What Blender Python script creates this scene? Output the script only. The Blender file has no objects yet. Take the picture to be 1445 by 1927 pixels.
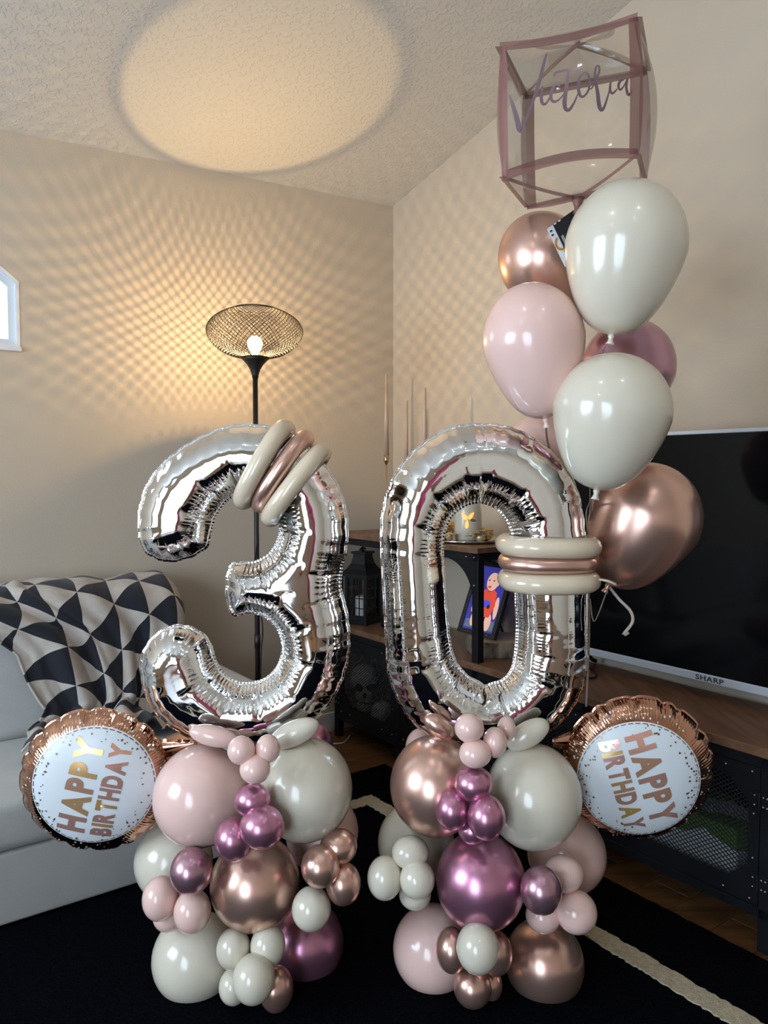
import bpy, bmesh, math, random
import numpy as np
from mathutils import Vector, Matrix, geometry

random.seed(7)
S = bpy.context.scene
COL = S.collection
PI = math.pi

# ---------------------------------------------------------------- camera
F_PX, CAM_H = 1448.0, 1.2
TH = math.atan(73.5 / F_PX)
cd = bpy.data.cameras.new('camera')
cd.sensor_fit = 'VERTICAL'; cd.sensor_height = 36.0; cd.sensor_width = 27.0
cd.lens = F_PX / 1927.0 * 36.0
cd.clip_start = 0.02
cam = bpy.data.objects.new('camera', cd); COL.objects.link(cam)
cam.location = (0, 0, CAM_H); cam.rotation_euler = (PI / 2 - TH, 0, 0)
S.camera = cam

# ---------------------------------------------------------------- view, world
S.view_settings.view_transform = 'Standard'
S.view_settings.look = 'None'
S.view_settings.gamma = 1.0
S.view_settings.use_curve_mapping = False
S.view_settings.exposure = 0.0
w = bpy.data.worlds.new('sky'); S.world = w; w.use_nodes = True
w.node_tree.nodes['Background'].inputs[0].default_value = (0.62, 0.80, 1.0, 1)
w.node_tree.nodes['Background'].inputs[1].default_value = 4.0
S.cycles.use_denoising = True
S.cycles.max_bounces = 7
S.cycles.diffuse_bounces = 4
S.cycles.glossy_bounces = 5
S.cycles.adaptive_threshold = 0.03
S.cycles.transparent_max_bounces = 16
S.cycles.sample_clamp_indirect = 4.0
S.cycles.caustics_reflective = False
S.cycles.caustics_refractive = False

# ---------------------------------------------------------------- frames of reference
def V(*a): return Vector(a)
def ray(px, py):
    x = (px - 722.5) / F_PX; y = (963.5 - py) / F_PX
    return Vector((x, math.cos(TH) + y * math.sin(TH), y * math.cos(TH) - math.sin(TH)))
CAMP = Vector((0, 0, CAM_H))
def at(px, py, Y): d = ray(px, py); return CAMP + d * (Y / d.y)
def atz(px, py, z): d = ray(px, py); return CAMP + d * ((z - CAM_H) / d.z)
ANG = math.radians(36.2)
U = Vector((math.cos(ANG), math.sin(ANG), 0)); VV = Vector((-math.sin(ANG), math.cos(ANG), 0))
O = atz(1435, 1795, 0); O.z = 0
def R(a, b, z): return O + U * a + VV * b + Vector((0, 0, z))     # room frame: a towards right wall, b towards back wall
def inroom(p): q = p - O; return q.dot(U), q.dot(VV), p.z
AW, BW, AL, BR_ = 0.383, 2.05, -4.0, -3.6                          # right wall, back wall, left wall, rear wall
def zceil(a, b): return 2.472 + 0.046 * (a - AW) + 0.234 * (BW - b)

# ---------------------------------------------------------------- large lights: daylight through the windows, ceiling downlights
def area(name, loc, target, sx, sy, power, col):
    l = bpy.data.lights.new(name, 'AREA'); l.shape = 'RECTANGLE'; l.size = sx; l.size_y = sy; l.energy = power; l.color = col
    o = bpy.data.objects.new(name, l); COL.objects.link(o); o.location = loc
    o.rotation_euler = (target - loc).to_track_quat('-Z', 'Z').to_euler(); return o
DAY = (0.73, 0.87, 1.0)
LW = (0.0, 1.7, 0.75, 2.25)      # left wall window near the back corner: b0,b1,z0,z1
LW2 = (-2.6, -1.0, 0.08, 2.15)   # left wall window further back
for nm_, W_, pw in (('daylight_left', LW, 58), ('daylight_left_far', LW2, 60)):
    bm_, zm_ = (W_[0] + W_[1]) / 2, (W_[2] + W_[3]) / 2
    area(nm_, R(AL - 0.1, bm_, zm_), R(0, bm_, zm_), W_[1] - W_[0] - .05, W_[3] - W_[2] - .05, pw, DAY)
DOWN = [(-0.3, 0.9), (0.5, -0.6), (0.75, 0.5), (-1.2, -0.2)]
DOWN_W = 4.2
LAMP_W = 19.0

# ---------------------------------------------------------------- materials
MATS = {}
def nd(nt, t, **k):
    n = nt.nodes.new(t)
    for a, b in k.items(): setattr(n, a, b)
    return n
def mat(name, col, rough=0.5, metal=0.0, coat=0.0, spec=0.5, var=0.0, vscale=8.0, bump=0.0, bscale=60.0, detail=4.0, sss=0.0, stretch=None, emit=None, sheen=0.0):
    if name in MATS: return MATS[name]
    m = bpy.data.materials.new(name); m.use_nodes = True; MATS[name] = m
    nt = m.node_tree; b = nt.nodes['Principled BSDF']
    b.inputs['Base Color'].default_value = (*col, 1); b.inputs['Roughness'].default_value = rough
    b.inputs['Metallic'].default_value = metal; b.inputs['Coat Weight'].default_value = coat
    b.inputs['Specular IOR Level'].default_value = spec
    if coat: b.inputs['Coat Roughness'].default_value = 0.06
    if sheen: b.inputs['Sheen Weight'].default_value = sheen
    if sss:
        b.inputs['Subsurface Weight'].default_value = sss; b.inputs['Subsurface Radius'].default_value = (0.03, 0.02, 0.015); b.inputs['Subsurface Scale'].default_value = 0.6
    if emit: b.inputs['Emission Color'].default_value = (*emit[0], 1); b.inputs['Emission Strength'].default_value = emit[1]
    if var or bump:
        tc = nd(nt, 'ShaderNodeTexCoord'); mp = nd(nt, 'ShaderNodeMapping'); nt.links.new(tc.outputs['Object'], mp.inputs[0])
        if stretch: mp.inputs['Scale'].default_value = stretch
    if var:
        n = nd(nt, 'ShaderNodeTexNoise'); n.inputs['Scale'].default_value = vscale; n.inputs['Detail'].default_value = detail
        nt.links.new(mp.outputs[0], n.inputs[0])
        r = nd(nt, 'ShaderNodeValToRGB'); nt.links.new(n.outputs[0], r.inputs[0])
        r.color_ramp.elements[0].position = 0.3; r.color_ramp.elements[1].position = 0.7
        r.color_ramp.elements[0].color = (*[c * (1 - var) for c in col], 1); r.color_ramp.elements[1].color = (*[min(1, c * (1 + var)) for c in col], 1)
        nt.links.new(r.outputs[0], b.inputs['Base Color'])
    if bump:
        n2 = nd(nt, 'ShaderNodeTexNoise'); n2.inputs['Scale'].default_value = bscale; n2.inputs['Detail'].default_value = detail
        nt.links.new(mp.outputs[0], n2.inputs[0])
        bp = nd(nt, 'ShaderNodeBump'); bp.inputs['Strength'].default_value = bump; bp.inputs['Distance'].default_value = 0.004
        nt.links.new(n2.outputs[0], bp.inputs['Height']); nt.links.new(bp.outputs[0], b.inputs['Normal'])
    return m

WALL = mat('wall_paint', (0.57, 0.485, 0.385), 0.75, var=0.03, vscale=2, bump=0.25, bscale=160)
CEIL = mat('ceiling_paint', (0.70, 0.68, 0.64), 0.9, bump=0.0)
def ceil_bump():
    nt = CEIL.node_tree; b = nt.nodes['Principled BSDF']; tc = nd(nt, 'ShaderNodeTexCoord')
    n = nd(nt, 'ShaderNodeTexNoise'); n.inputs['Scale'].default_value = 62; n.inputs['Detail'].default_value = 5
    r = nd(nt, 'ShaderNodeValToRGB'); r.color_ramp.elements[0].position = 0.52; r.color_ramp.elements[1].position = 0.60
    bp = nd(nt, 'ShaderNodeBump'); bp.inputs['Strength'].default_value = 0.4; bp.inputs['Distance'].default_value = 0.004
    nt.links.new(tc.outputs['Object'], n.inputs[0]); nt.links.new(n.outputs[0], r.inputs[0]); nt.links.new(r.outputs[0], bp.inputs['Height']); nt.links.new(bp.outputs[0], b.inputs['Normal'])
ceil_bump()
WOODF = mat('floor_wood', (0.16, 0.075, 0.028), 0.35, var=0.45, vscale=5, stretch=(6, 6, 6), detail=8)
WHITEP = mat('white_paint', (0.80, 0.82, 0.84), 0.4, var=0.02, vscale=3)
PINKC = mat('pink_reflection_cloth', (0.72, 0.06, 0.22), 0.8, var=0.1, vscale=12)
BLACKM = mat('black_metal', (0.008, 0.009, 0.012), 0.45, metal=0.0, spec=0.3, var=0.2, vscale=20)
STEEL = mat('rivet_steel', (0.45, 0.47, 0.5), 0.35, metal=1.0)
def wood_mat(name, c0, c1, stretch, rough=0.42):
    m = mat(name, c0, rough); nt = m.node_tree; b = nt.nodes['Principled BSDF']
    tc = nd(nt, 'ShaderNodeTexCoord'); mp = nd(nt, 'ShaderNodeMapping'); mp.inputs['Scale'].default_value = stretch; mp.inputs['Rotation'].default_value = (0, 0, -ANG)
    n = nd(nt, 'ShaderNodeTexNoise'); n.inputs['Scale'].default_value = 3; n.inputs['Detail'].default_value = 8; n.inputs['Distortion'].default_value = 0.6
    r = nd(nt, 'ShaderNodeValToRGB'); r.color_ramp.elements[0].position = 0.3; r.color_ramp.elements[1].position = 0.7
    r.color_ramp.elements[0].color = (*c0, 1); r.color_ramp.elements[1].color = (*c1, 1)
    nt.links.new(tc.outputs['Object'], mp.inputs[0]); nt.links.new(mp.outputs[0], n.inputs[0]); nt.links.new(n.outputs[0], r.inputs[0]); nt.links.new(r.outputs[0], b.inputs['Base Color'])
    return m
WOODT = wood_mat('console_wood', (0.13, 0.065, 0.035), (0.26, 0.135, 0.075), (14, 1.2, 10))
PLANK = wood_mat('plank_wood', (0.10, 0.045, 0.016), (0.24, 0.115, 0.045), (1.2, 12, 10), 0.38)
SOFAM = mat('sofa_fabric', (0.45, 0.445, 0.43), 0.9, var=0.08, vscale=6, bump=0.25, bscale=420, sheen=0.2)
RUGM = mat('rug_black', (0.0035, 0.0038, 0.0055), 1.0, spec=0.0, var=0.5, vscale=150, bump=0.6, bscale=260)
RUGL = mat('rug_cream', (0.50, 0.42, 0.29), 0.95, var=0.18, vscale=90, bump=0.8, bscale=260)

def latex(name, col, rough=0.22):
    return mat(name, col, rough, coat=0.5, var=0.03, vscale=4)
CREAM = latex('latex_cream', (0.72, 0.655, 0.535))
CREAMD = latex('latex_sand', (0.74, 0.61, 0.45))
PINKL = latex('latex_blush', (0.87, 0.585, 0.525))
def chrome(name, col, rough=0.30):
    return mat(name, col, rough, metal=0.85, coat=0.3, var=0.03, vscale=3)
ROSE = chrome('chrome_rose_gold', (0.74, 0.46, 0.37))
MAG = chrome('chrome_mauve', (0.60, 0.265, 0.40))
MAUVE = chrome('chrome_plum', (0.55, 0.31, 0.39))

def foil_mat(name, col, rough, bump_d):
    m = mat(name, col, rough, metal=1.0); nt = m.node_tree; b = nt.nodes['Principled BSDF']
    at_ = nd(nt, 'ShaderNodeAttribute'); at_.attribute_name = 'sd'
    sx = nd(nt, 'ShaderNodeSeparateXYZ'); nt.links.new(at_.outputs['Vector'], sx.inputs[0])
    def M(op, a, c=None, d=None):
        n = nd(nt, 'ShaderNodeMath'); n.operation = op
        for i, q in enumerate((a, c, d)):
            if q is None: continue
            if isinstance(q, (int, float)): n.inputs[i].default_value = q
            else: nt.links.new(q, n.inputs[i])
        return n.outputs[0]
    s, d, wr = sx.outputs[0], sx.outputs[1], sx.outputs[2]
    nz = nd(nt, 'ShaderNodeTexNoise'); nz.inputs['Scale'].default_value = 24; nz.inputs['Detail'].default_value = 2
    tc = nd(nt, 'ShaderNodeTexCoord'); nt.links.new(tc.outputs['Object'], nz.inputs[0])
    ph = M('MULTIPLY', nz.outputs[0], 9.0)
    comb = M('SINE', M('ADD', M('MULTIPLY', s, 2 * PI / 0.0078), ph))
    def band(c, wd):
        t = M('DIVIDE', M('SUBTRACT', d, c), wd)
        return M('POWER', 2.718, M('MULTIPLY', M('MULTIPLY', t, t), -1.0))
    bd = M('ADD', M('MULTIPLY', band(0.10, 0.13), 1.0), M('MULTIPLY', band(0.56, 0.11), 0.8))
    h = M('MULTIPLY', M('MULTIPLY', comb, bd), wr)
    bp = nd(nt, 'ShaderNodeBump'); bp.inputs['Strength'].default_value = 1.0; bp.inputs['Distance'].default_value = bump_d
    nt.links.new(h, bp.inputs['Height']); nt.links.new(bp.outputs[0], b.inputs['Normal'])
    return m
FOIL = foil_mat('silver_foil', (0.92, 0.93, 0.94), 0.04, 0.0009)
RFOIL = foil_mat('rose_foil', (0.62, 0.33, 0.22), 0.10, 0.0011)

# ---------------------------------------------------------------- mesh helpers
class MB:
    def __init__(s): s.v = []; s.f = []; s.mi = []
    def add(s, vs, fs, mi=0):
        n = len(s.v); s.v += [tuple(v) for v in vs]; s.f += [tuple(i + n for i in f) for f in fs]; s.mi += [mi] * len(fs); return s
    def box(s, p0, p1, fr=None, mi=0):
        fr = fr or (lambda x, y, z: (x, y, z))
        (x0, y0, z0), (x1, y1, z1) = p0, p1
        vs = [fr(x, y, z) for z in (z0, z1) for (x, y) in ((x0, y0), (x1, y0), (x1, y1), (x0, y1))]
        return s.add(vs, [(0, 3, 2, 1), (4, 5, 6, 7), (0, 1, 5, 4), (1, 2, 6, 5), (2, 3, 7, 6), (3, 0, 4, 7)], mi)
    def rod(s, p, q, r, n=6, r2=None, cap=True, mi=0):
        p = Vector(p); q = Vector(q); r2 = r if r2 is None else r2
        d = (q - p).normalized(); a = d.orthogonal().normalized(); b = d.cross(a)
        vs = []
        for (c, rr) in ((p, r), (q, r2)):
            for k in range(n):
                t = 2 * PI * k / n; vs.append(c + (a * math.cos(t) + b * math.sin(t)) * rr)
        fs = [(k, (k + 1) % n, n + (k + 1) % n, n + k) for k in range(n)]
        if cap: fs += [tuple(range(n - 1, -1, -1)), tuple(range(n, 2 * n))]
        return s.add(vs, fs, mi)
    def tube(s, pts, r, n=6, closed=False, mi=0, flat=None):
        pts = [Vector(p) for p in pts]; m = len(pts); vs = []; up = None
        for i, p in enumerate(pts):
            a = pts[(i - 1) % m] if closed or i > 0 else p; c = pts[(i + 1) % m] if closed or i < m - 1 else p
            d = (c - a).normalized()
            if up is None: up = d.orthogonal().normalized()
            up = (up - d * up.dot(d)).normalized(); sd = d.cross(up)
            rr = r[i] if isinstance(r, (list, tuple)) else r
            for k in range(n):
                t = 2 * PI * k / n
                vs.append(p + up * (math.cos(t) * rr) + sd * (math.sin(t) * rr * (flat or 1.0)))
        fs = []
        for i in range(m if closed else m - 1):
            j = (i + 1) % m
            fs += [(i * n + k, i * n + (k + 1) % n, j * n + (k + 1) % n, j * n + k) for k in range(n)]
        if not closed: fs += [tuple(range(n - 1, -1, -1)), tuple(range((m - 1) * n, m * n))]
        return s.add(vs, fs, mi)
    def lathe(s, prof, c=(0, 0, 0), n=32, mi=0, axis=None):
        c = Vector(c); rot = Vector((0, 0, 1)).rotation_difference(axis) if axis else None
        vs = []
        for (r, z) in prof:
            for k in range(n):
                t = 2 * PI * k / n; p = Vector((r * math.cos(t), r * math.sin(t), z))
                if rot: p = rot @ p
                vs.append(c + p)
        m = len(prof); fs = []
        for i in range(m - 1):
            fs += [(i * n + k, i * n + (k + 1) % n, (i + 1) * n + (k + 1) % n, (i + 1) * n + k) for k in range(n)]
        if prof[0][0] > 1e-6: fs.append(tuple(range(n - 1, -1, -1)))
        if prof[-1][0] > 1e-6: fs.append(tuple(range((m - 1) * n, m * n)))
        return s.add(vs, fs, mi)
    def ell(s, c, rx, ry, rz, n=32, m=18, mi=0):
        c = Vector(c); vs = [c + Vector((0, 0, rz))]
        for i in range(1, m):
            t = PI * i / m
            for k in range(n):
                p = 2 * PI * k / n; vs.append(c + Vector((rx * math.sin(t) * math.cos(p), ry * math.sin(t) * math.sin(p), rz * math.cos(t))))
        vs.append(c - Vector((0, 0, rz))); L = len(vs) - 1
        fs = [(0, 1 + k, 1 + (k + 1) % n) for k in range(n)]
        for i in range(m - 2):
            fs += [(1 + i * n + k, 1 + (i + 1) * n + k, 1 + (i + 1) * n + (k + 1) % n, 1 + i * n + (k + 1) % n) for k in range(n)]
        fs += [(L, 1 + (m - 2) * n + (k + 1) % n, 1 + (m - 2) * n + k) for k in range(n)]
        return s.add(vs, fs, mi)
    def build(s, name, mats, parent=None, smooth=False, bevel=0.0, loc=None, seg=2):
        me = bpy.data.meshes.new(name)
        org = Vector(loc) if loc is not None else (Vector(parent['_org']) if parent is not None and '_org' in parent else Vector((0, 0, 0)))
        me.from_pydata([tuple(Vector(v) - org) for v in s.v], [], s.f)
        mats = mats if isinstance(mats, (list, tuple)) else [mats]
        for m in mats: me.materials.append(m)
        if len(mats) > 1: me.polygons.foreach_set('material_index', s.mi)
        if smooth: me.polygons.foreach_set('use_smooth', [True] * len(me.polygons))
        me.validate(); me.update()
        bm = bmesh.new(); bm.from_mesh(me); bmesh.ops.recalc_face_normals(bm, faces=bm.faces); bm.to_mesh(me); bm.free()
        o = bpy.data.objects.new(name, me); COL.objects.link(o)
        if parent is not None: o.parent = parent
        if loc is not None and parent is None: o.location = loc
        if parent is not None: o['_org'] = tuple(org)
        elif loc is not None: o['_org'] = tuple(org)
        if bevel:
            bv = o.modifiers.new('bevel', 'BEVEL'); bv.width = bevel; bv.segments = seg; bv.limit_method = 'ANGLE'; bv.angle_limit = math.radians(40)
        return o
def thing(name, label, cat, loc, group=None):
    o = bpy.data.objects.new(name, None); COL.objects.link(o); o.location = loc; o.empty_display_size = 0.05
    o['label'] = label; o['category'] = cat; o['_org'] = tuple(Vector(loc))
    if group: o['group'] = group
    return o
def tag(o, label, cat, group=None):
    o['label'] = label; o['category'] = cat
    if group: o['group'] = group
    return o
def struct(o, label=None, cat=None):
    o['kind'] = 'structure'
    if label: o['label'] = label
    if cat: o['category'] = cat
    return o
def share(o, name, parent, mtx=None):
    c = o.copy(); COL.objects.link(c); c.name = name; c.parent = parent
    return c
def catmull(pts, n=8, closed=True):
    P = [np.array(p, float) for p in pts]; m = len(P); out = []
    for i in range(m if closed else m - 1):
        p0 = P[(i - 1) % m] if closed or i > 0 else P[0]; p1 = P[i]; p2 = P[(i + 1) % m]; p3 = P[(i + 2) % m] if closed or i + 2 < m else P[-1]
        for k in range(n):
            t = k / n
            out.append(0.5 * ((2 * p1) + (-p0 + p2) * t + (2 * p0 - 5 * p1 + 4 * p2 - p3) * t * t + (-p0 + 3 * p1 - 3 * p2 + p3) * t ** 3))
    if not closed: out.append(P[-1])
    return np.array(out)
def resample(P, step, closed=True):
    Q = np.vstack([P, P[:1]]) if closed else P
    L = np.r_[0, np.cumsum(np.linalg.norm(np.diff(Q, axis=0), axis=1))]
    n = max(8, int(L[-1] / step)); s = np.linspace(0, L[-1], n, endpoint=not closed)
    return np.stack([np.interp(s, L, Q[:, k]) for k in range(Q.shape[1])], 1)

# ================================================================ STRUCTURE
def wall_poly(name, outer, holes, fr, mats, thick):
    """outer/holes in wall 2-D; fr(x, z, t) -> world, t = outward thickness"""
    loops = [[Vector((x, z, 0)) for x, z in outer]] + [[Vector((x, z, 0)) for x, z in h] for h in holes]
    tris = geometry.tessellate_polygon(loops); flat = [p for l in loops for p in l]; n = len(flat)
    mb = MB(); vs = [fr(p.x, p.y, 0) for p in flat] + [fr(p.x, p.y, thick) for p in flat]
    fs = [tuple(t) for t in tris] + [tuple(i + n for i in t) for t in tris]
    k = 0
    for l in loops:
        m = len(l); fs += [(k + i, k + (i + 1) % m, n + k + (i + 1) % m, n + k + i) for i in range(m)]; k += m
    mb.add(vs, fs)
    o = mb.build(name, mats); struct(o); return o

WA0, WA1, WZ0, WZ1, WZ2 = -1.976, -1.276, 1.644, 1.877, 2.08
WMID = (WA0 + WA1) / 2
win_poly = [(WA0, WZ0), (WA1, WZ0), (WA1, WZ1), (WMID + 0.10, WZ2), (WMID - 0.10, WZ2), (WA0, WZ1)]
wall_poly('wall_back', [(AL, 0), (AW, 0), (AW, zceil(AW, BW)), (AL, zceil(AL, BW))], [win_poly], lambda x, z, t: R(x, BW + t, z), WALL, 0.14)
wall_poly('wall_right', [(BR_, 0), (BW, 0), (BW, zceil(AW, BW)), (BR_, zceil(AW, BR_))], [], lambda x, z, t: R(AW + t, x, z), WALL, 0.14)
wall_poly('wall_left', [(BR_, 0), (BW, 0), (BW, zceil(AL, BW)), (BR_, zceil(AL, BR_))], [[(q[0], q[2]), (q[1], q[2]), (q[1], q[3]), (q[0], q[3])] for q in (LW, LW2)], lambda x, z, t: R(AL - t, x, z), WALL, 0.14)
wall_poly('wall_rear', [(AL, 0), (AW, 0), (AW, zceil(AW, BR_)), (AL, zceil(AL, BR_))], [], lambda x, z, t: R(x, BR_ - t, z), WALL, 0.14)
mb = MB(); q = [(AL - .14, BR_ - .14), (AW + .14, BR_ - .14), (AW + .14, BW + .14), (AL - .14, BW + .14)]
mb.add([R(a, b, zceil(a, b)) for a, b in q] + [R(a, b, zceil(a, b) + 0.1) for a, b in q], [(0, 1, 2, 3), (7, 6, 5, 4), (0, 4, 5, 1), (1, 5, 6, 2), (2, 6, 7, 3), (3, 7, 4, 0)])
struct(mb.build('ceiling', CEIL))
mb = MB().box((AL - .14, BR_ - .14, -0.1), (AW + .14, BW + .14, -0.012), R)
floor = struct(mb.build('floor', WOODF, loc=(0, 0, 0)))
# floor planks that the photo shows (between the rug, the console and the corner)
pm = MB().box((-0.62, 0, -0.012), (0.0, 0.118, 0.0), lambda x, y, z: U * x + VV * y + Vector((0, 0, z)))
p0 = pm.build('plank', PLANK, floor, bevel=0.0015, seg=1)
k = 0
for i in range(28):
    for j in range(3):
        o = p0 if k == 0 else share(p0, 'plank', floor); k += 1
        a = AW - j * 0.622 - (0.31 if i % 2 else 0.0) + (0.0 if j else 0.0)
        if i % 2 and j == 0: a = AW
        if i % 2 and j > 0: a = AW - 0.622 * j
        a += (0.0 if i % 2 == 0 else 0.0)
        off = 0.0 if i % 2 == 0 else -0.3
        a = AW + off - j * 0.622 + 0.0
        o.location = R(a, -1.3 + i * 0.1195, 0)
for i in range(0, 28):   # the short ends of every second row against the right wall
    if i % 2:
        mb = MB().box((AW - 0.298, -1.3 + i * 0.1195, -0.012), (AW, -1.3 + i * 0.1195 + 0.118, 0), R)
        mb.build('plank', PLANK, floor, bevel=0.0015, seg=1)
# baseboards
struct(MB().box((AL, BW - 0.014, 0), (AW, BW, 0.09), R).build('baseboard_back', WHITEP, bevel=0.004))
struct(MB().box((AW - 0.014, BR_, 0), (AW, BW - 0.014, 0.09), R).build('baseboard_right', WHITEP, bevel=0.004))

# window in the back wall
GLASS = mat('window_glass', (1, 1, 1), 0.0)
def glass_mix(m, fac_base, tint=(1, 1, 1), rough=0.02):
    nt = m.node_tree; nt.nodes.remove(nt.nodes['Principled BSDF']); out = nt.nodes['Material Output']
    tr = nd(nt, 'ShaderNodeBsdfTransparent'); tr.inputs[0].default_value = (*tint, 1)
    gl = nd(nt, 'ShaderNodeBsdfGlossy'); gl.inputs['Roughness'].default_value = rough
    fr = nd(nt, 'ShaderNodeFresnel'); fr.inputs[0].default_value = 1.45
    mx = nd(nt, 'ShaderNodeMixShader'); ad = nd(nt, 'ShaderNodeMath'); ad.operation = 'MULTIPLY'; ad.inputs[1].default_value = fac_base
    nt.links.new(fr.outputs[0], ad.inputs[0]); nt.links.new(ad.outputs[0], mx.inputs[0]); nt.links.new(tr.outputs[0], mx.inputs[1]); nt.links.new(gl.outputs[0], mx.inputs[2]); nt.links.new(mx.outputs[0], out.inputs[0])
glass_mix(GLASS, 1.0)
def ring_mb(poly, inset, fr, t0, t1):
    n = len(poly); c = np.mean(np.array(poly), 0); inner = []
    P = np.array(poly)
    for i in range(n):
        p, a, b = P[i], P[i - 1], P[(i + 1) % n]
        e1 = (p - a) / np.linalg.norm(p - a); e2 = (b - p) / np.linalg.norm(b - p)
        n1 = np.array((-e1[1], e1[0])); n2 = np.array((-e2[1], e2[0])); m = n1 + n2; m /= (1 + n1 @ n2)
        inner.append(p + m * inset)
    vs = [fr(*p, t) for t in (t0, t1) for p in poly] + [fr(*p, t) for t in (t0, t1) for p in inner]
    fs = []
    for i in range(n):
        j = (i + 1) % n
        fs += [(i, j, n + j, n + i), (2 * n + i, 3 * n + i, 3 * n + j, 2 * n + j), (i, 2 * n + i, 2 * n + j, j), (n + i, n + j, 3 * n + j, 3 * n + i)]
    return MB().add(vs, fs), [tuple(p) for p in inner]
frb = lambda x, z, t: R(x, BW + t, z)
wm, inn = ring_mb(win_poly, 0.010, frb, -0.002, 0.135)
win = struct(wm.build('window_1', WHITEP, loc=tuple(R(WMID, BW, WZ0)))); 
mb2, inn2 = ring_mb(inn, 0.022, frb, 0.030, 0.065); mb2.build('window_frame', WHITEP, win)
g = MB(); n = len(inn2); g.add([frb(*p, t) for t in (0.045, 0.050) for p in inn2], [tuple(range(n)), tuple(range(2 * n - 1, n - 1, -1))] + [(i, (i + 1) % n, n + (i + 1) % n, n + i) for i in range(n)])
g.build('window_pane', GLASS, win)
MB().box((WA0 - 0.004, BW - 0.012, WZ0 - 0.014), (WA1 + 0.004, BW + 0.03, WZ0 + 0.002), R).build('window_sill', WHITEP, win, bevel=0.004)
# white clapboards of the neighbouring house outside; their own glow stands in for daylight
SIDING = mat('siding_white_glow', (0.92, 0.93, 0.94), 0.7, emit=((0.9, 0.96, 1.0), 1.6))
sid = thing('clapboard_siding', 'white clapboard siding seen through the window by the sofa', 'siding', tuple(R(WMID, BW + 1.3, 0)))
for i in range(9):
    z = 1.35 + i * 0.14
    mbb = MB(); mbb.add([R(a, BW + 1.3 + dy, z + dz) for a in (-3.2, -0.6) for (dy, dz) in ((0, 0), (0.02, 0.0), (0.02, 0.145), (0.012, 0.145))], [(0, 3, 7, 4), (0, 1, 5, 4), (1, 2, 6, 5), (2, 3, 7, 6), (0, 1, 2, 3), (4, 5, 6, 7)])
    mbb.build('clapboard', SIDING, sid)
# windows behind the camera (they show only as reflections) and an added pink sheet
for nm, fr, (x0, x1, z0, z1) in (('window_2', lambda x, z, t: R(AL - t, x, z), LW), ('window_3', lambda x, z, t: R(AL - t, x, z), LW2)):
    wm, inn = ring_mb([(x0, z0), (x1, z0), (x1, z1), (x0, z1)], 0.045, fr, -0.01, 0.06)
    wo = struct(wm.build(nm, WHITEP))
    mm = MB(); xm = (x0 + x1) / 2; zm = (z0 + z1) / 2
    mm.add([fr(x, z, t) for t in (0.0, 0.04) for (x, z) in ((xm - .02, z0 + .04), (xm + .02, z0 + .04), (xm + .02, z1 - .04), (xm - .02, z1 - .04))], [(0, 1, 2, 3), (7, 6, 5, 4), (0, 4, 5, 1), (1, 5, 6, 2), (2, 6, 7, 3), (3, 7, 4, 0)])
    mm.build('window_mullion', WHITEP, wo)
mb = MB(); pts = []  # unseen sheet, added so the foil mirrors a pink streak
ca0, ca1 = inroom(V(-0.85, -3.25, 0))[0], inroom(V(0.45, -3.25, 0))[0]
nn = 60
for i in range(nn + 1):
    t = i / nn; a = ca0 + (ca1 - ca0) * t
    for z in (0.05, 2.45): pts.append(R(a, BR_ + 0.10 + 0.03 * math.sin(t * 34), z))
mb.add(pts, [(2 * i, 2 * i + 2, 2 * i + 3, 2 * i + 1) for i in range(nn)])
cu = mb.build('reflection_sheet', PINKC, smooth=True, loc=tuple(R((ca0 + ca1) / 2, BR_ + 0.1, 0)))
so = cu.modifiers.new('s', 'SOLIDIFY'); so.thickness = 0.004
tag(cu, 'hot pink sheet added behind the viewer for the foil to reflect', 'reflection_sheet')
for x, y in DOWN:
    a, b, _ = inroom(V(x, y, 0)); z = zceil(a, b) - 0.03
    t = thing('recessed_downlight', 'small round recessed downlight in the sloped ceiling above the viewer', 'ceiling light', (x, y, z), 'ceiling downlights')
    MB().lathe([(0.035, 0.06), (0.038, 0.0), (0.052, 0.0), (0.052, 0.008), (0.04, 0.06)], (x, y, z), 24).build('trim_ring', WHITEP, t, smooth=True)
    l = bpy.data.lights.new('downlight', 'POINT'); l.energy = DOWN_W; l.shadow_soft_size = 0.022; l.color = (0.93, 0.97, 1.0)
    lo = bpy.data.objects.new('downlight_lamp', l); COL.objects.link(lo); lo.parent = t; lo.location = (0, 0, -0.03)

# ================================================================ RUG
RA0, RA1, RB0, RB1 = -3.0, -0.04, -2.3, 1.541
def wavy_quad_strip(a0, a1, b0, b1, n=120, amp=0.004):
    """closed rectangle outline with a slightly fuzzy edge"""
    pts = []
    def edge(p, q, m):
        for i in range(m):
            t = i / m; pts.append((p[0] + (q[0] - p[0]) * t + random.uniform(-amp, amp), p[1] + (q[1] - p[1]) * t + random.uniform(-amp, amp)))
    edge((a0, b0), (a1, b0), n); edge((a1, b0), (a1, b1), n); edge((a1, b1), (a0, b1), n); edge((a0, b1), (a0, b0), n)
    return pts
o_pts = wavy_quad_strip(RA0, RA1, RB0, RB1, 260, 0.002); n = len(o_pts)
mb = MB(); mb.add([R(a, b, 0.0) for a, b in o_pts] + [R(a, b, 0.014) for a, b in o_pts], [tuple(range(n)), tuple(range(n, 2 * n))] + [(i, (i + 1) % n, n + (i + 1) % n, n + i) for i in range(n)])
rug = tag(mb.build('area_rug', RUGM, loc=tuple(R(-1.3, 0.3, 0))), 'black area rug with a cream border line under the balloons', 'rug')
o1 = wavy_quad_strip(-2.78, -0.262, -2.08, 1.322, 360, 0.0035); o2 = wavy_quad_strip(-2.722, -0.32, -2.022, 1.264, 360, 0.0035); n = len(o1)
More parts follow.
